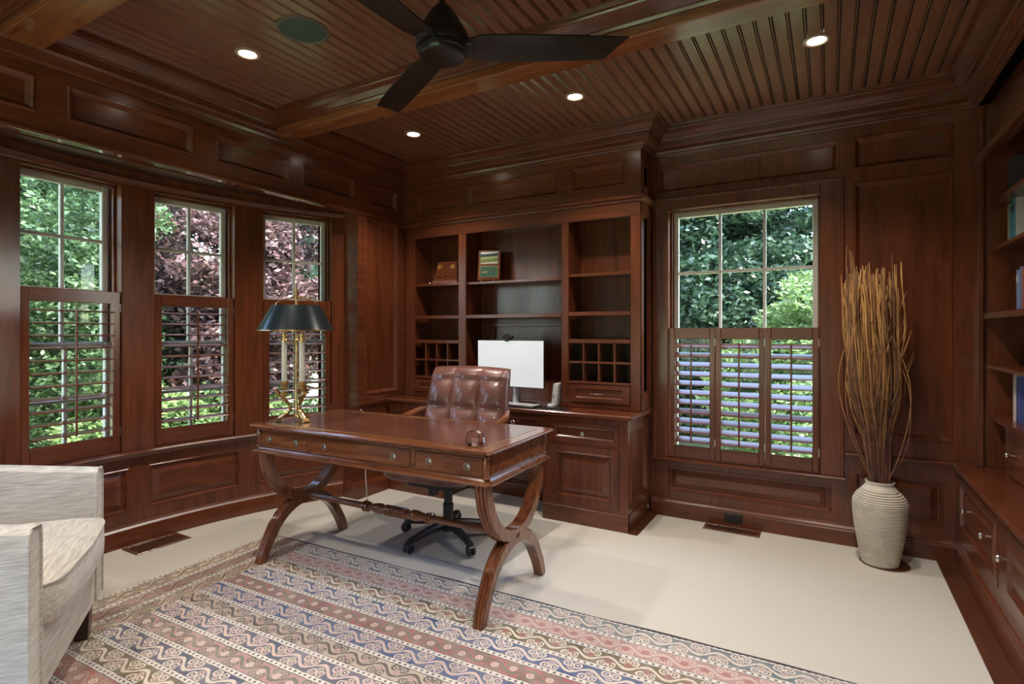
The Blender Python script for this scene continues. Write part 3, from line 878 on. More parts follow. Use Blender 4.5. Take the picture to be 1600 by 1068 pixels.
mp_d = lambda u, v, n: (.785-n, u, v)
MB().box(.797, 2.52, .552, 1.06, 3.70, .79).build('carcass', 'desk_y', db, world=True)
for a, b in ((3.12, 3.698), (2.522, 3.116)): front(db, mp_d, (-1, 0, 0), a, .556, b, .788, 'drawer', [(b-.145, .665)], mat='desk_y', stile=.02, rings=[(0, 0), (.002, 0)])

def book(x, y, z, th, h, d, col, spine_band, label, group):
    m = plain('book_'+str(len(bpy.data.materials)), col, .5)
    t = thing('book', label, 'book', (x, y, z), 0, group)
    c = MB().box(0, -th/2, 0, .003, th/2, h, .001)
    c.box(.003, -th/2, 0, d, -th/2+.0025, h); c.box(.003, th/2-.0025, 0, d, th/2, h)
    c.build('cover', m, t)
    MB().box(.004, -th/2+.003, .004, d-.005, th/2-.003, h-.004).build('pages', 'paper', t)
    if spine_band:
        m2 = plain('band_'+str(len(bpy.data.materials)), spine_band, .5)
        MB().box(-.0006, -th/2+.002, h*.70, .0002, th/2-.002, h*.86).build('title_band', m2, t)
    return t
bx = .80
top = [((.62, .62, .56), .016, .215, None, 'thin white book standing at the wall end of the upper bookcase shelf'),
       ((.05, .22, .13), .020, .205, None, 'dark green book next to the thin white book on the upper shelf'),
       ((.25, .40, .28), .018, .212, None, 'pale green book right of the dark green book'),
       ((.06, .22, .30), .026, .225, (.02, .03, .05), 'teal book with a black band on the upper shelf'),
       ((.05, .30, .48), .030, .228, (.02, .04, .07), 'bright blue book beside the teal book'),
       ((.10, .25, .34), .026, .21, None, 'slate blue book beside the bright blue book'),
       ((.45, .45, .42), .024, .22, None, 'pale grey book at the picture edge on the upper shelf')]
y = 3.735
for c, th, h, bd, l in top:
    book(bx, y-th/2, 1.713, th, h, .17, c, bd, l, 'books on the upper bookcase shelf'); y -= th+.001
mid = [((.12, .25, .42), .028, .205, (.6, .6, .58), 'blue book with a white title band on the middle shelf'),
       ((.30, .27, .34), .024, .20, None, 'mauve book right of the banded blue book'),
       ((.08, .20, .42), .028, .215, None, 'deep blue book at the edge of the middle shelf'),
       ((.35, .12, .10), .026, .21, None, 'red book at the end of the middle shelf')]
y = 3.585
for c, th, h, bd, l in mid:
    book(bx, y-th/2, 1.372, th, h, .17, c, bd, l, 'books on the middle bookcase shelf'); y -= th+.001
low = [((.66, .60, .54), .055, .235, None, 'thick cream book on the lower bookcase shelf'),
       ((.03, .05, .20), .030, .225, None, 'navy blue book beside the thick cream book'),
       ((.08, .10, .30), .028, .23, None, 'royal blue book at the edge of the lower shelf')]
y = 3.640
for c, th, h, bd, l in low:
    book(bx, y-th/2, .828, th, h, .17, c, bd, l, 'books on the lower bookcase shelf'); y -= th+.001
dk = [((.03, .035, .03), .04, .19), ((.05, .05, .045), .045, .20), ((.04, .03, .03), .04, .195)]
y = 3.735
for k, (c, th, h) in enumerate(dk):
    book(bx, y-th/2, 1.953, th, h, .17, c, None, ['first', 'second', 'third'][k]+' dark book from the wall on the topmost bookcase shelf', 'books on the top bookcase shelf'); y -= th+.001

# ------------------------------------------------------------------ ceiling fittings
LP = [(-2.51, 2.975, 'over the left end of the hutch'), (-1.29, 2.975, 'over the middle of the hutch'), (-.05, 2.975, 'in front of the back window'),
      (-2.50, 1.706, 'beside the round ceiling speaker'), (-.05, 1.706, 'on the right, above the frame'),
      (-2.50, .44, 'above the armchair, out of frame'), (-1.29, .44, 'near the viewpoint, out of frame'), (-.05, .44, 'straight above the viewpoint')]
for x, y, t in LP:
    r = thing('recessed_light', 'round glowing recessed ceiling light ' + t, 'ceiling light', (x, y, CEIL), 0, 'recessed ceiling lights')
    MB().lathe([(.041, .004), (.042, -.006), (.048, -.009), (.058, -.006), (.060, .004)], 28, cap=False).build('trim_ring', 'trim', r, smooth=True)
    MB().lathe([(.0001, -.0025), (.030, -.0022), (.0405, -.0015), (.0405, .004), (.0001, .004)], 28, cap=False).build('lens', 'lens', r, smooth=True)
    ld = bpy.data.lights.new('downlight', 'SPOT'); ld.energy = CAN_W; ld.spot_size = rad(118); ld.spot_blend = .75
    ld.color = (1, .91, .80); ld.shadow_soft_size = .04
    lo = bpy.data.objects.new('downlight', ld); COL.objects.link(lo); lo.parent = r; lo.location = (0, 0, -.05)
sp = thing('ceiling_speaker', 'round dark green ceiling speaker beside the recessed light', 'speaker', (-2.085, 1.70, CEIL))
MB().lathe([(.100, .002), (.100, -.004), (.104, -.008), (.114, -.006), (.117, .002)], 40, cap=False).build('rim', 'speaker_rim', sp, smooth=True)
MB().lathe([(.0001, -.006), (.06, -.0055), (.100, -.004), (.100, .002), (.0001, .002)], 40, cap=False).build('grille', 'speaker', sp, smooth=True)

fan = thing('ceiling_fan', 'dark bronze three-blade ceiling fan hanging in the middle of the room', 'fan', (-1.29, 1.70, 2.31))
MB().lathe([(.0001, .012), (.060, .013), (.084, .018), (.090, .026), (.091, .034), (.096, .036), (.096, .046), (.092, .050), (.0001, .050)], 40, cap=False).build('bottom_cap', 'fan', fan, smooth=True)
MB().lathe([(.100, .052), (.104, .060), (.104, .085), (.095, .112), (.072, .150), (.052, .185), (.036, .205), (.028, .215), (.0001, .216)], 40).build('motor_housing', 'fan', fan, smooth=True)
MB().lathe([(.012, .2), (.012, .33)], 16).build('downrod', 'fan', fan, smooth=True)
MB().lathe([(.0001, .300), (.03, .302), (.055, .325), (.062, .345), (.0001, .346)], 28, cap=False).build('canopy', 'fan', fan, smooth=True)
bl = MB(); vs = []; fs = []
NS, NC = 22, 6
for i in range(NS+1):
    s_ = i/NS; r = .07+s_*.60
    w = .036+.030*min(1, s_*7)+.008*math.sin(PI*s_)
    if s_ > .93: pass
    for j in range(NC+1):
        c = -1+2*j/NC
        tw = rad(13)*(1-.5*s_)
        rr = r + (.035*(-c) if s_ > .98 else .035*(-c)*s_**6)
        z = -math.sin(tw)*c*w + .004*(1-c*c)
        vs.append((rr, c*w*math.cos(tw), .058+z))
n0 = len(vs)
vs += [(x, y_, z-.006) for x, y_, z in vs]
k = NC+1
for i in range(NS):
    for j in range(NC):
        a = i*k+j; fs.append((a, a+1, a+k+1, a+k)); fs.append((n0+a, n0+a+k, n0+a+k+1, n0+a+1))
for i in range(NS):
    for j in (0, NC): a = i*k+j; fs.append((a, a+k, n0+a+k, n0+a))
for j in range(NC):
    for i in (0, NS): a = i*k+j; fs.append((a, a+1, n0+a+1, n0+a))
bm_ = bl.add(vs, fs).build('blade', 'fan', smooth=True, mesh_only=True)
iron = MB().box(.06, -.038, .050, .125, .038, .066, .006).build('blade_bracket', 'fan', mesh_only=True)
for a in (30, 150.5, 270):
    o = place('blade', bm_, fan); o.rotation_euler = (0, 0, rad(a))
    b_ = place('blade_bracket', iron, o)

# ------------------------------------------------------------------ rug
rg = MB()
NX, NY = 60, 44
for jj in range(NY+1):
    for ii in range(NX+1):
        x = -RUG_L/2+RUG_L*ii/NX; y = -RUG_W/2+RUG_W*jj/NY
        wob = .006*math.sin(x*9.0+1)*math.sin(x*3.1) if jj in (0, NY) else 0
        rg.v.append((x, y+wob, .007+.0008*math.sin(x*5+y*3)))
for jj in range(NY):
    for ii in range(NX):
        a = jj*(NX+1)+ii; rg.f.append((a, a+1, a+NX+2, a+NX+1))
rim = [i for i in range(NX+1)] + [(j+1)*(NX+1)-1 for j in range(1, NY+1)] + [NY*(NX+1)+i for i in range(NX-1, -1, -1)] + [j*(NX+1) for j in range(NY-1, 0, -1)]
k0 = len(rg.v)
for i in rim: rg.v.append((rg.v[i][0], rg.v[i][1], .001))
for i in range(len(rim)): j = (i+1) % len(rim); rg.f.append((rim[i], rim[j], k0+j, k0+i))
rug = rg.build('rug', 'rug', smooth=True)
ang = rad(1.9)
c0 = Vector((-3.035, 2.235))           # far left corner
ctr = c0 + Vector((RUG_L/2*math.cos(ang)+RUG_W/2*math.sin(ang), RUG_L/2*math.sin(ang)-RUG_W/2*math.cos(ang)))
rug.location = (ctr.x, ctr.y, 0); rug.rotation_euler = (0, 0, ang)
lab(rug, 'flatwoven striped rug with scroll bands in blue, rose, olive and cream', 'rug')

mt = MB().box(-2.77, 2.44, .001, -1.53, 3.32, .004, .001)
lab(mt.build('chair_mat', 'mat', loc=(-2.15, 2.88, .001)), 'clear plastic chair mat on the carpet under the office chair', 'mat')

# floor registers
def register(x0, y0, x1, y1, n, along, label):
    r = thing('floor_register', label, 'floor vent', ((x0+x1)/2, (y0+y1)/2, 0))
    fr_ = MB(); t = .022
    fr_.box(x0, y0, 0, x1, y0+t, .006, .002); fr_.box(x0, y1-t, 0, x1, y1, .006, .002)
    fr_.box(x0, y0+t, 0, x0+t, y1-t, .006, .002); fr_.box(x1-t, y0+t, 0, x1, y1-t, .006, .002)
    fr_.build('frame', 'floorwood', r, world=True)
    MB().box(x0+t, y0+t, 0, x1-t, y1-t, .0015).build('well', 'groove', r, world=True)
    for i in range(n):
        f = (i+.5)/n
        if along == 'x': x = x0+t+(x1-x0-2*t)*f; MB().box(x-.004, y0+t, .001, x+.004, y1-t, .005).build('slat', 'floorwood', r, world=True)
        else: y = y0+t+(y1-y0-2*t)*f; MB().box(x0+t, y-.004, .001, x1-t, y+.004, .005).build('slat', 'floorwood', r, world=True)
register(-3.585, 1.64, -3.41, 1.95, 16, 'y', 'wooden floor register at the foot of the bay wall')
register(-.71, 3.70, -.372, 3.824, 18, 'x', 'wooden floor register under the back window outlet')
ol = thing('wall_outlet', 'dark brown double outlet set in the back baseboard', 'outlet', (-.54, YB-.026, .03))
MB().box(-.056, -.005, 0, .056, 0, .062, .002).build('cover_plate', 'outlet', ol)
for sx in (-.024, .024): MB().box(sx-.014, -.007, .012, sx+.014, -.004, .050, .004).build('socket', 'black', ol)

# ------------------------------------------------------------------ writing desk
DK = thing('writing_desk', 'mahogany writing desk with three ring-pull drawers on curved X-shaped legs', 'desk', (-2.005, 2.245, .0075), rad(2.0))
L2, D2 = .775, .335
# top with canted corners and moulded edge
def slab(hx, hy, c, z0, z1):
    pts = [(-hx+c, -hy), (hx-c, -hy), (hx, -hy+c), (hx, hy-c), (hx-c, hy), (-hx+c, hy), (-hx, hy-c), (-hx, -hy+c)]
    return pts
def stack(prof, c):
    mb = MB(); rings_ = []
    for ins, z in prof: rings_.append([(x, y, z) for x, y in slab(L2-ins, D2-ins, c, 0, 0)])
    vs = [p for r in rings_ for p in r]; n = 8; fs = []
    for i in range(len(rings_)-1):
        for q in range(n): e = (q+1) % n; fs.append((i*n+q, i*n+e, (i+1)*n+e, (i+1)*n+q))
    fs.append(list(range(n))); fs.append([(len(rings_)-1)*n+q for q in range(n)])
    return mb.add(vs, fs)
tp = stack([(.030, .734), (.022, .738), (.016, .744), (.004, .748), (0, .753), (.003, .760), (.010, .762)], .022).build('top', 'desk_x', DK)
MB().box(-L2+.075, -D2+.065, .7615, L2-.075, D2-.065, .7632).build('writing_surface', 'desk_top', tp)
ln = frame_mb(-L2+.072, -D2+.062, L2-.072, D2-.062, .0022, 0, .0016, 0)
ln.v = [(x, z, .7622+y) for x, y, z in ln.v]
ln.build('inlay_line', 'brass', tp)
AZ0, AZ1 = .632, .734
AX, AY = L2-.045, D2-.040
ap = MB()
ap.box(-AX, -AY+.012, AZ0, AX, AY, AZ1)
ap.box(-AX+.01, -AY, AZ0, -.712, -AY+.012, AZ1); ap.box(.712, -AY, AZ0, AX-.01, -AY+.012, AZ1)
for x in (-.335, .335): ap.box(x-.012, -AY, AZ0, x+.012, -AY+.012, AZ1)
ap.box(-.712, -AY, AZ1-.010, .712, -AY+.012, AZ1); ap.box(-.712, -AY, AZ0, .712, -AY+.012, AZ0+.006)
ap.build('apron', 'desk_x', DK)
stack([(.022, .606), (.012, .610), (.010, .617), (.018, .622), (.030, .626), (.036, .634)], .022).build('lower_moulding', 'desk_x', DK)
for sx in (-1, 1):
    e = frame_mb(-AY+.035, AZ0+.008, AY-.035, AZ1-.008, .004, 0, .003, .001)
    e.v = [(sx*(AX+y), x, z) for x, y, z in e.v]
    e.build('end_bead', 'desk_y', DK)
    for sy in (-1, 1):
        MB().lathe([(.014, .632), (.017, .638), (.014, .643), (.0155, .648), (.0155, .716), (.014, .721), (.017, .727), (.014, .734)], 16, c=(sx*(AX-.004), sy*(AY-.004), 0)).build('corner_column', 'desk_z', DK, smooth=True)
def ring_pull(par, x, z):
    y = -AY-.001
    rot = Matrix.Translation((x, y, z)) @ Matrix.Rotation(PI/2, 4, 'X')
    MB().lathe([(.0001, .006), (.004, .0055), (.008, .003), (.012, .001), (.012, 0)], 16, mat=rot, cap=False).build('rosette', 'pewter', par, smooth=True)
    q = []
    for i in range(21):
        a = 2*PI*i/20; q.append((x+.0155*math.cos(a), y-.005, z-.001+.0155*math.sin(a)))
    MB().tube(q, .0026, 8, cap=False).build('ring_pull', 'pewter', par, smooth=True)
for a, b, ks in ((-.710, -.349, (-.635, -.43)), (-.321, .321, (-.225, .225)), (.349, .710, (.43, .635))):
    d = MB().box(a, -AY-.001, AZ0+.008, b, -AY+.011, AZ1-.012, .0015)
    d = d.build('drawer', 'desk_x', DK)
    f_ = frame_mb(a, AZ0+.008, b, AZ1-.012, .0045, -AY-.004, -AY, .001)
    f_.build('cockbead', 'desk_x', d)
    for kx in ks: ring_pull(d, kx, (AZ0+AZ1)/2-.002)
    MB().box((a+b)/2-.003, -AY-.0016, .705, (a+b)/2+.003, -AY, .716).build('keyhole', 'black', d)
# curved X legs with reeded outer edge
def leg_prof():
    w, d = .030, .027           # half thickness (x), half depth (radial)
    pts = [(-w, -d), (w, -d), (w, d-.004)]
    n = 3
    for i in range(n):
        u0 = w-2*w*i/n; u1 = w-2*w*(i+1)/n
        for q in (.02, .25, .5, .75, .98): pts.append((u0+(u1-u0)*q, d-.010+.013*math.sin(PI*q)))
    pts.append((-w, d-.004))
    return pts
def legs(sx):
    x = sx*.700
    up = []
    for i in range(33):
        a = PI + PI*i/32
        cy, cz = .272*math.cos(a), .612+.305*math.sin(a)
        nrm = Vector((0, math.cos(a)/.272, math.sin(a)/.305)).normalized()
        up.append(((x, cy, cz), (1, 0, 0), nrm, 1-.18*abs(math.sin(a))**2*0))
    MB().ribbon(up, leg_prof()).build('leg_upper_arc', 'desk_z', DK, smooth=True, angle=25)
    dn = []
    for i in range(33):
        a = PI*i/32
        e = abs(math.cos(a))
        cy, cz = (.275+.030*max(0, 1-math.sin(a)*2.2))*math.cos(a), .292*math.sin(a)
        nrm = Vector((0, math.cos(a)/.285, math.sin(a)/.292)).normalized()
        dn.append(((x, cy, cz), (1, 0, 0), nrm, .80+.2*math.sin(a)))
    o = MB().ribbon(dn, leg_prof()).build('leg_lower_arc', 'desk_z', DK, smooth=True, angle=25)
    rot = Matrix.Translation((x+sx*.030, 0, .299)) @ Matrix.Rotation(sx*PI/2, 4, 'Y')
    MB().lathe([(.016, 0), (.014, .004), (.006, .007), (.0001, .008)], 16, mat=rot).build('boss', 'desk_z', o, smooth=True)
for sx in (-1, 1): legs(sx)
st = [(.015, 0), (.0155, .06), (.0175, .30), (.0185, .40), (.020, .416), (.030, .420), (.030, .430), (.019, .434), (.028, .438), (.028, .447), (.017, .451), (.020, .47), (.029, .51), (.029, .53), (.017, .555)]
for i in range(9): st += [(.029, .562+i*.0145), (.029, .569+i*.0145), (.021, .572+i*.0145)]
half = [(r, z) for r, z in st if z <= .556]
prof = half + [(r, z) for r, z in st if z > .556 and z < .70]
prof2 = prof + [(r, 1.26-z) for r, z in half[::-1]]
prof2 = sorted(prof2, key=lambda p: p[1])
rot = Matrix.Translation((-.69, 0, .299)) @ Matrix.Rotation(PI/2, 4, 'Y') @ Matrix.Scale(1.38/1.26, 4, (0, 0, 1))
MB().lathe(prof2, 20, mat=rot).build('stretcher', 'desk_x', DK, smooth=True)

# crystal paperweight
pw = MB().lathe([(.0001, 0), (.033, 0), (.037, .006), (.038, .018), (.036, .030), (.028, .043), (.014, .050), (.0001, .0505)], 8)
pw = pw.build('paperweight', 'crystal'); pw.location = (-1.365, 2.035, .7710); pw.rotation_euler = (0, 0, .3); pw.scale = (1.22, 1.22, 1.25)
lab(pw, 'faceted clear crystal dome paperweight on the desk top', 'paperweight')

# ------------------------------------------------------------------ bouillotte lamp
LPZ = .7712
lamp = thing('desk_lamp', 'brass candlestick lamp with dark metal shade on the left end of the desk', 'lamp', (-2.615, 2.085, LPZ), rad(20))
for k in range(3):
    a = rad(90+120*k); R_ = Matrix.Rotation(a, 4, 'Z')
    f_ = MB().box(.068, -.024, 0, .116, .024, .010, .002); f_.box(.074, -.018, .010, .110, .018, .018, .003); f_.xf(R_)
    f_.build('foot', 'brass', lamp)
    pts = []
    for i in range(25):
        t = i/24
        r = .092 - .055*math.sin(t*PI*1.05)*(1 if t < .9 else 1) + .006*t
        pts.append((r+.016*math.sin(t*2*PI)*-1, 0, .016+t*.165))
    s_ = MB().tube(pts, [.0105-.0035*math.sin(PI*i/24)+.004*math.sin(i*.55)**2 for i in range(25)], 10)
    sc = [(.062+.016*math.cos(q*.42)*(1-q/34), 0, .150+.016*math.sin(q*.42)*(1-q/34)) for q in range(26)]
    s_.tube(sc, .0065, 8); s_.xf(R_)
    s_.build('scroll_leg', 'brass', lamp, smooth=True)
    c_ = MB().lathe([(.008, .175), (.018, .182), (.020, .190), (.012, .196), (.016, .205), (.021, .214), (.021, .222), (.015, .226)], 18, c=(.062, 0, 0)); c_.xf(R_)
    c_.build('socket_cup', 'brass', lamp, smooth=True)
    c_ = MB().lathe([(.0145, .226), (.0145, .448)], 18, c=(.062, 0, 0)); c_.xf(R_)
    c_.build('candle_sleeve', 'cream', lamp, smooth=True)
    c_ = MB().lathe([(.0175, .446), (.0175, .456), (.013, .460), (.013, .474), (.016, .478), (.016, .490), (.006, .494), (.006, .506)], 16, c=(.062, 0, 0)); c_.xf(R_)
    c_.build('candle_cap', 'brass', lamp, smooth=True)
    arm = MB().tube([(.004, 0, .452), (.02, 0, .444), (.045, 0, .446), (.062, 0, .452)], .005, 8); arm.xf(R_)
    arm.build('arm', 'brass', lamp, smooth=True)
MB().lathe([(.020, .020), (.012, .028), (.007, .05), (.007, .30), (.010, .34), (.007, .36), (.007, .44), (.014, .446), (.016, .456), (.008, .464), (.006, .49), (.006, .705), (.010, .71), (.006, .718), (.009, .735), (.011, .742), (.006, .752), (.004, .768), (.0001, .772)], 16).build('stem', 'brass', lamp, smooth=True)
for k in range(3):
    a = rad(30+120*k)
sh = MB().lathe([(.208, .508), (.130, .650), (.127, .650), (.205, .508)], 48, cap=False)
sh.f += []
k = 4
sh.f += [(i*4+3, ((i+1) % 48)*4+3, ((i+1) % 48)*4, i*4) for i in range(48)]
sd_ = sh.build('shade', 'shade', lamp, smooth=True)
MB().lathe([(.206, .506), (.2105, .508), (.209, .513), (.2055, .512)], 48, cap=False).build('rim', 'brass', sd_, smooth=True)
hd = MB()
for s1 in (-1, 1):
    q = [Vector((math.cos(rad(10))*s1*x, math.sin(rad(10))*s1*x, z)) for x, z in ((.006, .702), (.03, .694), (.06, .684), (.088, .680), (.106, .672), (.114, .655), (.115, .645))]
    hd.tube(q, .0048, 8)
hd.build('handle', 'brass', lamp, smooth=True)
spd = MB()
for a in (0, 120, 240): spd.tube([(0, 0, .655), (.128*math.cos(rad(a)), .128*math.sin(rad(a)), .648)], .002, 6)
spd.build('spider', 'brass', sd_)
cd = MB().tube([(-2.66, 2.62, .765), (-2.66, 2.66, .74), (-2.665, 2.67, .60), (-2.655, 2.655, .45), (-2.67, 2.68, .30), (-2.665, 2.69, .15), (-2.68, 2.72, .03), (-2.72, 2.80, .006)], .0035, 8)
lab(cd.build('lamp_cord', 'cord', smooth=True, loc=(-2.67, 2.68, 0)), 'ivory lamp cord hanging down behind the left end of the desk', 'cord')

# ------------------------------------------------------------------ office chair (faces the desk)
CH = thing('office_chair', 'oxblood leather swivel chair with tufted back tucked behind the desk', 'chair', (-2.02, 2.72, .004), rad(4))
st_ = MB()
NU, NV = 42, 36
def back_pt(u, v, side):
    # u -1..1, v 0..1
    hw = .318 - .030*v
    x = u*hw
    z = .50+.545*v
    y = .16+.105*v+.02*v*v
    e = min(1, (1-abs(u))/.12); e2 = min(1, (1-v)/.12, v/.1)
    th = .042*math.sqrt(max(0, 1-(1-e)**2))*math.sqrt(max(0, 1-(1-e2)**2))
    cx = (u+1)/2*3; cz_ = v*3 - .55
    sx = abs(math.sin(PI*cx)); sz = abs(math.sin(PI*cz_)) if cz_ > -.02 else abs(math.sin(PI*cz_))
    bump = .032*(min(sx, 1)**.45)*(min(sz, 1)**.45) if side < 0 else .0
    zt = z - .012*(u*u)*(v > .9)
    return (x, y + side*th - bump*min(1, e*1.0)*(e2), zt)
vs = []; fs = []
for side in (-1, 1):
    for j in range(NV+1):
        for i in range(NU+1): vs.append(back_pt(-1+2*i/NU, j/NV, side))
n1 = (NU+1)*(NV+1)
for j in range(NV):
    for i in range(NU):
        a = j*(NU+1)+i; fs.append((a, a+1, a+NU+2, a+NU+1)); fs.append((n1+a, n1+a+NU+1, n1+a+NU+2, n1+a+1))
bkr = st_.add(vs, fs).build('backrest', 'leather', CH, smooth=True, angle=70)
# seams
for ux in (-1/3, 1/3):
    MB().tube([Vector(back_pt(ux, v/20, -1))+Vector((0, -.0015, 0)) for v in range(1, 20)], .0022, 6).build('seam', 'leather', bkr, smooth=True)
for vz in (.55/3, 1.55/3):
    MB().tube([Vector(back_pt(-.96+1.92*i/24, vz, -1))+Vector((0, -.0015, 0)) for i in range(25)], .0022, 6).build('seam', 'leather', bkr, smooth=True)
    for ux in (-1/3, 1/3):
        p = Vector(back_pt(ux, vz, -1)); MB().superell(p, (.010, .006, .010), 1, 1, 12, 8).build('button', 'leather', bkr, smooth=True)
MB().superell((0, -.06, .47), (.29, .28, .062), .35, .4).build('seat', 'leather', CH, smooth=True, angle=80)
MB().superell((0, -.04, .40), (.20, .20, .04), .4, .5).build('seat_pan', 'black', CH, smooth=True, angle=80)
for sx in (-1, 1):
    q = [(sx*.285, .235, .765), (sx*.33, .13, .745), (sx*.345, .0, .72), (sx*.345, -.10, .68), (sx*.335, -.15, .62), (sx*.31, -.15, .54), (sx*.27, -.12, .47)]
    MB().tube(q, [.020, .024, .026, .026, .022, .018, .016], 12).build('armrest', 'desk_y', CH, smooth=True)
mb = MB().lathe([(.040, .06), (.040, .13), (.032, .14), (.032, .22), (.026, .225), (.026, .33), (.06, .345), (.075, .375)], 20)
mb.build('gas_column', 'black', CH, smooth=True)
MB().superell((-.055, -.08, .33), (.030, .030, .045), .4, .7, 20, 10).build('tilt_knob', 'black', CH, smooth=True, angle=80)
MB().tube([(.05, -.02, .37), (.14, -.04, .372), (.19, -.05, .365)], [.006, .006, .013], 8).build('height_lever', 'black', CH, smooth=True)
lg = MB()
for i in range(5): pass
for a in (255, 327, 39, 111, 183):
    R_ = Matrix.Rotation(rad(a), 4, 'Z')
    l = MB().ribbon([((r, 0, z), (0, 1, 0), (0, 0, 1), s1) for r, z, s1 in ((.02, .10, 1.25), (.15, .095, 1.0), (.27, .075, .8), (.31, .066, .75))], [(-.022, -.015), (.022, -.015), (.024, .006), (.014, .018), (-.014, .018), (-.024, .006)])
    l.xf(R_); l = l.build('base_leg', 'black', CH, smooth=True)
    c_ = MB().lathe([(.008, .045), (.012, .06), (.012, .075)], 12, c=(.295, 0, 0))
    for s1 in (-1, 1):
        c_.lathe([(.0001, -.009), (.022, -.009), (.027, -.004), (.027, .004), (.022, .009), (.0001, .009)], 18, mat=Matrix.Translation((.305, s1*.014, .0315)) @ Matrix.Rotation(PI/2, 4, 'X'), cap=False)
    c_.box(.285, -.024, .040, .325, .024, .060, .006)
    c_.xf(R_); c_.build('caster', 'black', l, smooth=True)

# ------------------------------------------------------------------ things on the counter and the hutch shelves
CT = .7405
mon = thing('monitor', 'thin monitor with pale blank screen on the counter under the hutch', 'monitor', (-2.04, 3.56, CT), rad(-3))
bz = MB().box(-.292, -.055, .128, .292, -.035, .472, .004); bz = bz.build('housing', 'black', mon)
MB().box(-.288, -.0565, .132, .288, -.0552, .468).build('screen', 'screen', bz)
MB().lathe([(.032, 0), (.030, .004), (.028, .17), (.0001, .175)], 20, c=(.03, -.005, .008)).build('neck', 'silver', mon, smooth=True)
MB().box(-.09, -.09, 0, .15, .09, .009, .004).build('stand_base', 'black', mon)
wc = thing('webcam', 'small dark webcam clipped on the top edge of the monitor', 'webcam', (-2.06, 3.515, CT+.474), rad(-3))
MB().superell((0, 0, .022), (.046, .016, .014), .5, .5, 20, 10).build('body', 'darkmetal', wc, smooth=True, angle=80)
MB().superell((-.008, 0, .036), (.016, .015, .012), .6, .6, 16, 8).build('hood', 'darkmetal', wc, smooth=True, angle=80)
MB().box(-.018, -.019, -.012, .018, -.014, .012, .002).box(-.018, -.014, .001, .018, .028, .007, .001).build('clip', 'darkmetal', wc)
MB().lathe([(.009, 0), (.009, .004), (.0001, .005)], 14, mat=Matrix.Translation((0, -.015, .022)) @ Matrix.Rotation(PI/2, 4, 'X')).build('lens', 'black', wc, smooth=True)
kb_ = thing('keyboard', 'silver keyboard with dark frame in front of the monitor', 'keyboard', (-1.97, 3.435, CT), rad(-6))
MB().box(-.21, -.062, 0, .21, .062, .014, .004).build('case', 'black', kb_)
key = MB().box(-.0118, -.0108, 0, .0118, .0108, .007, .002).build('key', 'silver', mesh_only=True)
for r in range(4):
    for c in range(15): place('key', key, kb_, (-.182+.026*c, -.040+.0265*r, .0135))
pd = MB().box(-.10, -.075, 0, .11, .075, .003, .001).build('mouse_pad', 'black'); pd.location = (-1.66, 3.455, CT)
lab(pd, 'thin black mouse pad on the counter right of the keyboard', 'mouse pad')
ms = thing('computer_mouse', 'silver computer mouse on the black pad', 'mouse', (-1.67, 3.45, CT+.0032), rad(8))
vsm = MB().superell((0, 0, .016), (.030, .048, .019), .7, .75, 24, 12); vsm.v = [(x, y, max(0, z)) for x, y, z in vsm.v]
vsm.build('shell', 'silver', ms, smooth=True, angle=80)
MB().lathe([(.0001, -.004), (.007, -.004), (.007, .004), (.0001, .004)], 14, mat=Matrix.Translation((0, -.022, .031)) @ Matrix.Rotation(PI/2, 4, 'Y'), cap=False).build('scroll_wheel', 'black', ms)
rt = thing('white_router', 'upright white plastic router against the hutch post beside the mouse', 'router', (-1.712, 3.60, CT), rad(4))
rr = MB().box(-.020, -.05, 0, .020, .05, .165, .006); rr.v = [(x+z*.12, y, z) for x, y, z in rr.v]
rr.build('case', 'white', rt)
MB().box(-.005, -.0515, .06, .013, -.0495, .085, .001).build('port_panel', 'silver', rt)

# framed golf photograph with green plaque
def golf():
    m, nt, b = new_mat('golf_photo')
    tc = nt.nodes.new('ShaderNodeTexCoord'); sp_ = nt.nodes.new('ShaderNodeSeparateXYZ')
    nt.links.new(tc.outputs['Object'], sp_.inputs[0])
    n = nt.nodes.new('ShaderNodeTexNoise'); n.inputs['Scale'].default_value = 40
    nt.links.new(tc.outputs['Object'], n.inputs['Vector'])
    x = Ex(nt, sp_.outputs[0]); z = Ex(nt, sp_.outputs[2]) + (Ex(nt, n.outputs['Fac'])-.5)*.02
    r = nt.nodes.new('ShaderNodeValToRGB'); r.color_ramp.interpolation = 'LINEAR'
    els = r.color_ramp.elements
    for p, c in ((.0, (.50, .45, .36)), (.14, (.50, .45, .36)), (.17, (.07, .10, .02)), (.40, (.20, .26, .05)), (.55, (.38, .40, .24)), (.60, (.16, .20, .06)), (.66, (.02, .04, .035)), (.82, (.02, .04, .04)), (.86, (.52, .56, .58)), (1, (.58, .62, .64))):
        if p == 0: els[0].position = 0; els[0].color = (*c, 1)
        elif p == 1: els[-1].position = 1; els[-1].color = (*c, 1)
        else:
            e = els.new(p); e.color = (*c, 1)
    zz = (z - x*.08)/.098
    nt.links.new(zz.k, r.inputs[0]); nt.links.new(r.outputs[0], b.inputs['Base Color'])
    b.inputs['Roughness'].default_value = .3
    return m
M['golf'] = golf()
M['green'] = plain('green_plaque', (.018, .075, .040), .4)
M['gold'] = plain('gold', (.75, .55, .25), .3, 1)
GP = thing('framed_photo', 'golf course photograph above a green plaque in a dark frame on the hutch shelf', 'picture', (-2.335, 3.675, 1.668), rad(17))
lean = Matrix.Translation((0, 0, .016)) @ Matrix.Rotation(rad(-8), 4, 'X')
def tilted(mb): return mb.xf(lean)
tilted(MB().box(-.092, 0, 0, .092, .014, .245, .003)).build('frame', 'wood_z', GP)
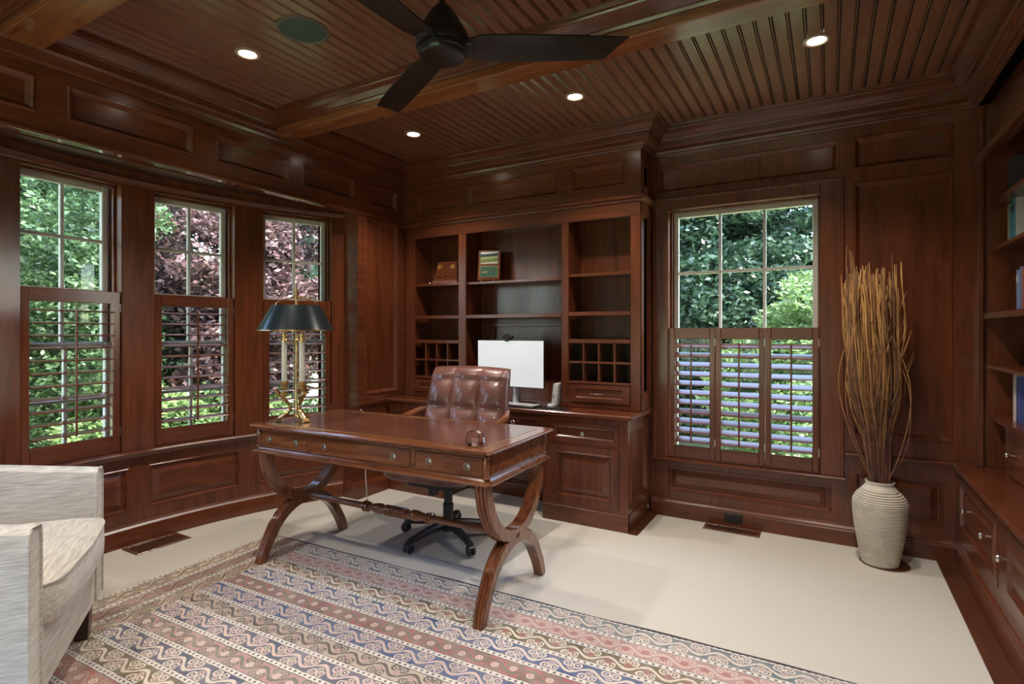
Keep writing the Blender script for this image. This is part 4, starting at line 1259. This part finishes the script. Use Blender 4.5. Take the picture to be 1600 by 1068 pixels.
g = MB().box(-.072, -.002, 0, .072, 0, .098).build('photo', 'golf', GP); g.location = lean @ Vector((0, 0, .132)); g.rotation_euler = (rad(-8), 0, 0)
pq = tilted(MB().box(-.072, -.002, .026, .072, 0, .112)).build('plaque', 'green', GP)
tilted(frame_mb(-.074, .024, .074, .114, .0025, -.0032, -.001, 0)).build('gold_border', 'gold', pq)
tcv = bpy.data.curves.new('text', 'FONT'); tcv.body = 'Lea'; tcv.size = .030; tcv.shear = .35; tcv.extrude = .0006
to = bpy.data.objects.new('text', tcv); COL.objects.link(to)
dg = bpy.context.evaluated_depsgraph_get()
tme = bpy.data.meshes.new_from_object(to.evaluated_get(dg)); bpy.data.objects.remove(to)
tme.transform(lean @ Matrix.Translation((-.058, -.003, .058)) @ Matrix.Rotation(PI/2, 4, 'X'))
tme.materials.clear(); tme.materials.append(M['gold'])
place('lettering', tme, pq)
for sx in (-.055, .045): MB().tube([(sx, .004, .022), (sx, -.020, .018), (sx, -.022, 0)], .0028, 6).build('easel_foot', 'gold', GP)
# carved wooden plaque
M['carved'] = wood('carved_wood', (.045, .012, .005), (.16, .045, .015), 'x', gs=3)
M['carved_gold'] = plain('old_gold', (.30, .13, .02), .5, .5)
CP = thing('carved_plaque', 'carved reddish wood desk plaque with two gilt emblems on the left hutch shelf', 'plaque', (-2.765, 3.70, 1.672), rad(10))
body = MB().add([(-.105, -.025, .03), (.105, -.025, .03), (.105, .03, .03), (-.105, .03, .03), (-.088, .012, .19), (.088, .012, .19), (.088, .032, .19), (-.088, .032, .19)], [(0, 1, 5, 4), (1, 2, 6, 5), (2, 3, 7, 6), (3, 0, 4, 7), (4, 5, 6, 7), (0, 3, 2, 1)]).build('body', 'carved', CP)
MB().box(-.118, -.040, 0, .118, .04, .030, .004).build('base', 'wood_x', CP)
sl = math.atan2(.037, .16)
tilt = Matrix.Translation((0, -.026, .03)) @ Matrix.Rotation(-sl, 4, 'X')
for sx in (-.058, .058):
    MB().lathe([(.0001, .006), (.010, .006), (.013, .003), (.018, .005), (.022, .001), (.022, 0)], 20, mat=tilt @ Matrix.Translation((sx, 0, .118)) @ Matrix.Rotation(PI/2, 4, 'X'), cap=False).build('emblem', 'carved_gold', body, smooth=True)
for i, (a, b, z) in enumerate(((-.085, -.03, .06), (-.018, .022, .068), (.032, .085, .062), (-.085, -.03, .025), (-.018, .022, .028), (.032, .085, .022))):
    MB().box(a, -.004, z, b, .002, z+.026, .003).xf(tilt).build('carving', 'carved', body)
kb2 = MB().superell((0, 0, .008), (.008, .008, .008), 1, 1, 12, 8).build('white_bead', 'white', smooth=True); kb2.location = (-2.885, 3.63, 1.6725)
lab(kb2, 'tiny white knob lying on the shelf beside the carved plaque', 'knob')

# ------------------------------------------------------------------ vase with dried branches
VX, VY = .243, 3.625
pf = [(.0001, 0), (.078, 0), (.088, .004)]
N = 34
for i in range(N+1):
    t = i/N; z = .012+t*.385
    r = .090+.040*math.sin(min(1, t/.80)*PI/2)**1.1 if t < .80 else .130-.044*((t-.80)/.20)**2.0
    pf += [(r-.0022, z), (r+.0010, z+.0028), (r+.0012, z+.0062), (r-.0018, z+.0088)]
pf += [(.082, .410), (.074, .420), (.068, .428), (.066, .436), (.070, .444), (.070, .449), (.064, .450), (.060, .440), (.058, .42), (.075, .38), (.085, .2), (.07, .03), (.0001, .02)]
va = MB().lathe(pf, 56, cap=False).build('floor_vase', 'vase', smooth=True, angle=50)
va.location = (VX, VY, 0)
lab(va, 'tall cream ribbed ceramic floor vase in the corner beside the window', 'vase')
tray = MB().lathe([(.0001, 0), (.115, 0), (.118, .002), (.115, .004), (.0001, .004)], 40, cap=False).build('vase_pad', 'floorwood'); tray.location = (VX+.022, VY+.02, .0005)
va.location.z = .005
lab(tray, 'round dark pad on the carpet under the cream vase', 'pad')
bun = thing('branch_bundle', 'bundle of dried brown curly branches standing in the cream vase', 'branches', (VX, VY, .03))
rnd = random.Random(3)
def twig_path(a, q0, topz, sp1, tw, n, amp, ph):
    pts = []
    for k in range(n+1):
        t = k/n; zz = .05+t*(topz-.05)
        if zz < .46: r = .046*q0*(.6+.4*zz/.46)
        elif zz < .66: r = .046*q0+(zz-.46)/.20*.022*q0
        elif zz < 1.0:
            f = (zz-.66)/.34; f = f*f*(3-2*f); r = .068*q0*(1-f)+sp1*f
        else: r = sp1*(1+.10*(zz-1.0))
        aa = a+tw*t
        w = amp*(.3+t)
        pts.append((-.045*max(0, zz-.45)+r*math.cos(aa)+w*(math.sin(11*t+ph[0])+.5*math.sin(23*t+ph[1])), r*math.sin(aa)+w*(math.sin(9.5*t+ph[2])+.5*math.sin(27*t+ph[3])), zz-.03))
    return pts
for i in range(290):
    a = rnd.uniform(0, 2*PI); q = math.sqrt(rnd.random())
    topz = rnd.gauss(1.535, .055) if rnd.random() < .72 else rnd.uniform(.95, 1.45)
    if i < 6: topz = rnd.uniform(1.64, 1.76)
    sp1 = q*.140*rnd.uniform(.8, 1.1)
    n = 22
    pts = twig_path(a, q, topz, sp1, rnd.uniform(-1.0, 1.0), n, rnd.uniform(.002, .010), [rnd.uniform(0, 6.3) for _ in range(4)])
    gold = rnd.random()
    base = rnd.uniform(.0034, .0056)
    rs = []
    for k in range(n+1):
        t = k/n
        f = 1-.55*t
        if gold < .5 and t > .42: f *= 1+.75*(k % 2)          # seed-bearing upper half
        rs.append(base*f)
    mt_ = 'twig2' if gold < .42 else ('twig' if gold < .76 else 'twig3')
    mb = MB().tube(pts, rs, 4)
    if gold < .62:
        for _ in range(rnd.randint(2, 4)):                     # side shoots
            k = rnd.randint(n//2-1, n-3)
            p = Vector(pts[k]); d = Vector((rnd.uniform(-1, 1), rnd.uniform(-1, 1), rnd.uniform(1.8, 3.4))).normalized()
            l_ = rnd.uniform(.05, .16)
            mb.tube([p, p+d*l_*.5+Vector((rnd.uniform(-.006, .006), 0, 0)), p+d*l_], [base*.5, base*.6, base*.25], 3)
    mb.build('branch', mt_, bun, smooth=True, recalc=False)
# a few loops and strays
for i, (dx, z1, z2) in enumerate(((-.19, .78, 1.50), (.19, .75, 1.25), (-.165, 1.0, 1.58), (.17, .9, 1.45))):
    pts = []
    for k in range(19):
        t = k/18; z = .38+t*(z2-.38)
        b_ = math.sin(PI*min(1, t*1.05))**.8
        pts.append((-.045*max(0, z-.42)+dx*b_*.85+.02*math.sin(t*9+i)*t, -.03+.05*math.sin(t*4+i), z))
    MB().tube(pts, [.0034*(1-.6*k/18) for k in range(19)], 5).build('branch', 'twig2', bun, smooth=True, recalc=False)

# ------------------------------------------------------------------ armchair, lower left
AC = thing('armchair', 'cream ribbed fabric club armchair with dark tapered legs in the lower left corner', 'armchair', (-2.545, .575, .008), rad(-34.3))
HWC, FD = .44, .40            # half width, half depth
def arm_mb(sx):
    mb = MB(); prof = []
    x0, x1 = sx*(HWC-.11), sx*HWC
    secs = []
    for y in (FD, FD-.03, .2, 0, -.2, -FD):
        tz = .695 + .13*(FD-y)*1.0
        if y < -.2: tz = .695+.13*.6+.02
        secs.append((y, min(tz, .80)))
    pr = []
    fr = []
    vs = []; fs = []; n = None
    for y, tz in secs:
        ring = []
        for (u, v) in ((0, 0), (1, 0), (1, .93), (.94, .985), (.8, 1), (.2, 1), (.06, .985), (0, .93)):
            z = .165+(tz-.165)*v
            xx = x0+(x1-x0)*u
            ring.append((xx, y, z))
        n = len(ring); vs += ring
    for i in range(len(secs)-1):
        for q in range(n): e = (q+1) % n; fs.append((i*n+q, i*n+e, (i+1)*n+e, (i+1)*n+q))
    fs.append(list(range(n))); fs.append([(len(secs)-1)*n+q for q in range(n)])
    return mb.add(vs, fs), vs[:8]
for sx in (-1, 1):
    a_, fr0 = arm_mb(sx)
    a_ = a_.build('arm', 'uph', AC, smooth=True, angle=40)
    MB().tube([Vector(p)+Vector((0, .001, 0)) for p in (fr0[0], fr0[7], fr0[6], fr0[5], fr0[4], fr0[3], fr0[2], fr0[1])], .005, 8).build('piping', 'uph', a_, smooth=True)
MB().box(-HWC+.02, -FD, .165, HWC-.02, -FD+.14, .80, .03).build('back', 'uph', AC, smooth=True)
MB().box(-HWC+.11, -FD+.14, .165, HWC-.11, FD-.005, .36, .012).build('seat_deck', 'uph', AC, smooth=True)
MB().box(-HWC+.11, FD-.012, .165, HWC-.11, FD-.002, .375, .004).build('front_rail', 'uph', AC)
cu = MB().superell((0, .065, .440), (HWC-.100, .365, .088), .34, .16, 48, 20)
cu.v = [(x, y+.030*max(0, (y-.2)/.23)*math.cos(x*4), z+(.026*(1-(x/.345)**2)*(1-((y-.065)/.37)**2) if z > .440 else 0)) for x, y, z in cu.v]
cus = cu.build('seat_cushion', 'uph2', AC, smooth=True, angle=80)
q = []
def pw_(x, e): return math.copysign(abs(x)**e, x)
for i in range(65):
    w = 2*PI*i/64; x_, y_ = (HWC-.100)*.99*pw_(math.cos(w), .16), .065+.365*.99*pw_(math.sin(w), .16); q.append((x_, y_+.030*max(0, (y_-.2)/.23)*math.cos(x_*4), .440+.062))
MB().tube(q, .0055, 8, cap=False).build('welt', 'uph', cus, smooth=True)
for sx in (-1, 1):
    for sy in (-1, 1):
        x, y = sx*(HWC-.055), sy*(FD-.055)
        l = MB().ribbon([((x, y, .168), (1, 0, 0), (0, 1, 0), 1), ((x, y, 0), (1, 0, 0), (0, 1, 0), .70)], [(-.032, -.032), (.032, -.032), (.032, .032), (-.032, .032)])
        l.build('leg', 'chairleg', AC)

# ------------------------------------------------------------------ garden outside
gr = MB().box(-60, -60, -1.0, 60, 60, -.55).build('lawn', 'lawn')
lab(gr, 'sunlit green lawn outside the windows', 'lawn', kind='stuff')
def foliage_mesh(name, blobs, n, size, mat, seed):
    rs = np.random.RandomState(seed)
    wts = np.array([b[3]*b[4]*b[5] for b in blobs]) ** (2/3); wts /= wts.sum()
    cs = []
    for b, w in zip(blobs, wts):
        R3 = np.array(b[3:6]); rc = .17*R3.min()+.10                 # clump radius
        m = max(30, int(2.2*4*PI*(R3.prod()**(2/3))/(PI*rc*rc)))
        d = rs.normal(size=(m, 3)); d /= np.linalg.norm(d, axis=1)[:, None]
        cc = np.array(b[:3])+d*R3*rs.uniform(.62, 1.0, size=(m, 1))
        k = int(n*w); wh = rs.randint(0, m, k)
        e = rs.normal(size=(k, 3)); e /= np.linalg.norm(e, axis=1)[:, None]
        e *= rs.uniform(.35, 1, size=(k, 1))**.5*rc*rs.uniform(.7, 1.25, size=m)[wh][:, None]
        e[:, 2] *= .62
        cs.append(cc[wh]+e)
    c = np.concatenate(cs); k = len(c)
    c[:, 2] = np.maximum(c[:, 2], size*1.4+rs.uniform(0, .12, k))
    a = rs.normal(size=(k, 3)); a[:, 2] *= .55; a /= np.linalg.norm(a, axis=1)[:, None]
    b = np.cross(a, rs.normal(size=(k, 3))); b /= np.linalg.norm(b, axis=1)[:, None]
    s = size*rs.uniform(.6, 1.35, size=(k, 1))
    nn = np.cross(a, b)
    V = np.stack([c-a*s, c+b*s*.48+nn*s*.14, c+a*s, c-b*s*.48+nn*s*.14], 1).reshape(-1, 3)
    me = bpy.data.meshes.new(name)
    me.vertices.add(4*k); me.vertices.foreach_set('co', V.ravel())
    me.loops.add(4*k); me.loops.foreach_set('vertex_index', np.arange(4*k))
    me.polygons.add(k); me.polygons.foreach_set('loop_start', np.arange(k)*4); me.polygons.foreach_set('loop_total', np.full(k, 4))
    me.update(calc_edges=True); me.materials.append(M[mat]); return me
def tree(name, label, cat, loc, blobs, n, size, mat, seed, trunk=(.12, 2.0)):
    t = thing(name, label, cat, loc)
    f = place('foliage', foliage_mesh('foliage', blobs, n, size, mat, seed), t); f['kind'] = 'stuff'
    if trunk:
        r, h = trunk
        MB().tube([(0, 0, -.05), (.05, .02, h*.3), (-.04, .05, h*.7), (.03, -.02, h)], [r*1.2, r, r*.8, r*.45], 10).build('trunk', 'bark', t, smooth=True)
    return t
GZ = -.55
tree('front_tree', 'green tree outside the wall behind the viewpoint', 'tree', (-1.5, -11, GZ), [(0, 0, 3.5, 5, 2, 2.2)], 9000, .22, 'leaf_green', 11, (.25, 3))
tree('green_tree', 'full green leafy tree outside the left bay window', 'tree', (-8.3, 2.55, GZ), [(0, 0, 3.2, 2.0, 1.35, 2.5), (.2, .4, 1.5, 1.8, 1.2, 1.5), (0, -1.6, 3.0, 1.8, 1.2, 2.6)], 110000, .034, 'leaf_green', 1)
tree('purple_maple', 'purple leaved maple outside the middle and right bay windows', 'tree', (-7.1, 5.0, GZ), [(0, -.55, 2.6, 1.3, .95, 1.35), (.5, .75, 2.6, 1.5, 1.3, 1.6), (-.2, -.2, 1.6, 1.3, 1.2, .9)], 75000, .042, 'leaf_purple', 2)
tree('far_green_tree', 'tall green tree behind the purple maple', 'tree', (-13.5, 7.5, GZ), [(0, 0, 4, 4, 4, 4.4), (1, -5, 3.5, 3, 3.4, 4)], 24000, .20, 'leaf_dark', 3, (.25, 4))
tree('shrub', 'light green shrub low on the lawn below the purple maple', 'shrub', (-6.9, 3.4, GZ), [(0, 0, .55, 1.0, 1.2, .75), (.3, 1.4, .5, 1.0, 1.0, .6)], 30000, .036, 'leaf_bright', 4, None)
tree('far_hedge', 'dense green hedge closing the garden on the left', 'hedge', (-15, 0, GZ), [(0, -6, 2.5, 2, 6, 4), (0, 3, 2.8, 2, 5, 4.5)], 26000, .22, 'leaf_green', 5, None)
tree('dark_tree', 'dark green tree filling the back window from the left', 'tree', (-2.6, 9.4, GZ), [(0, 0, 3.2, 2.2, 1.8, 3.0), (1.2, .6, 1.5, 2, 1.4, 1.8)], 90000, .052, 'leaf_dark', 6, (.2, 3))
tree('broad_tree', 'broad leafy tree high behind the back window', 'tree', (.3, 11.5, GZ), [(0, 0, 4.6, 2.6, 2.2, 2.2), (-1.5, .5, 2.2, 2.4, 1.6, 2.2), (1.8, -.4, 2.6, 2.2, 1.8, 2.5)], 80000, .062, 'leaf_dark', 7, (.25, 4))
tree('bright_bush', 'bright sunlit cone shaped bush beyond the back window', 'bush', (-.15, 7.6, GZ), [(0, 0, .9, 1.15, 1.0, 1.1), (.15, 0, 1.75, .75, .7, .95)], 50000, .034, 'leaf_bright', 8, (.08, 1))
tree('far_dark_tree', 'distant dark tree at the back of the garden', 'tree', (-5.5, 14, GZ), [(0, 0, 4, 4.5, 2.5, 4.5)], 16000, .22, 'leaf_dark', 10, (.25, 4))
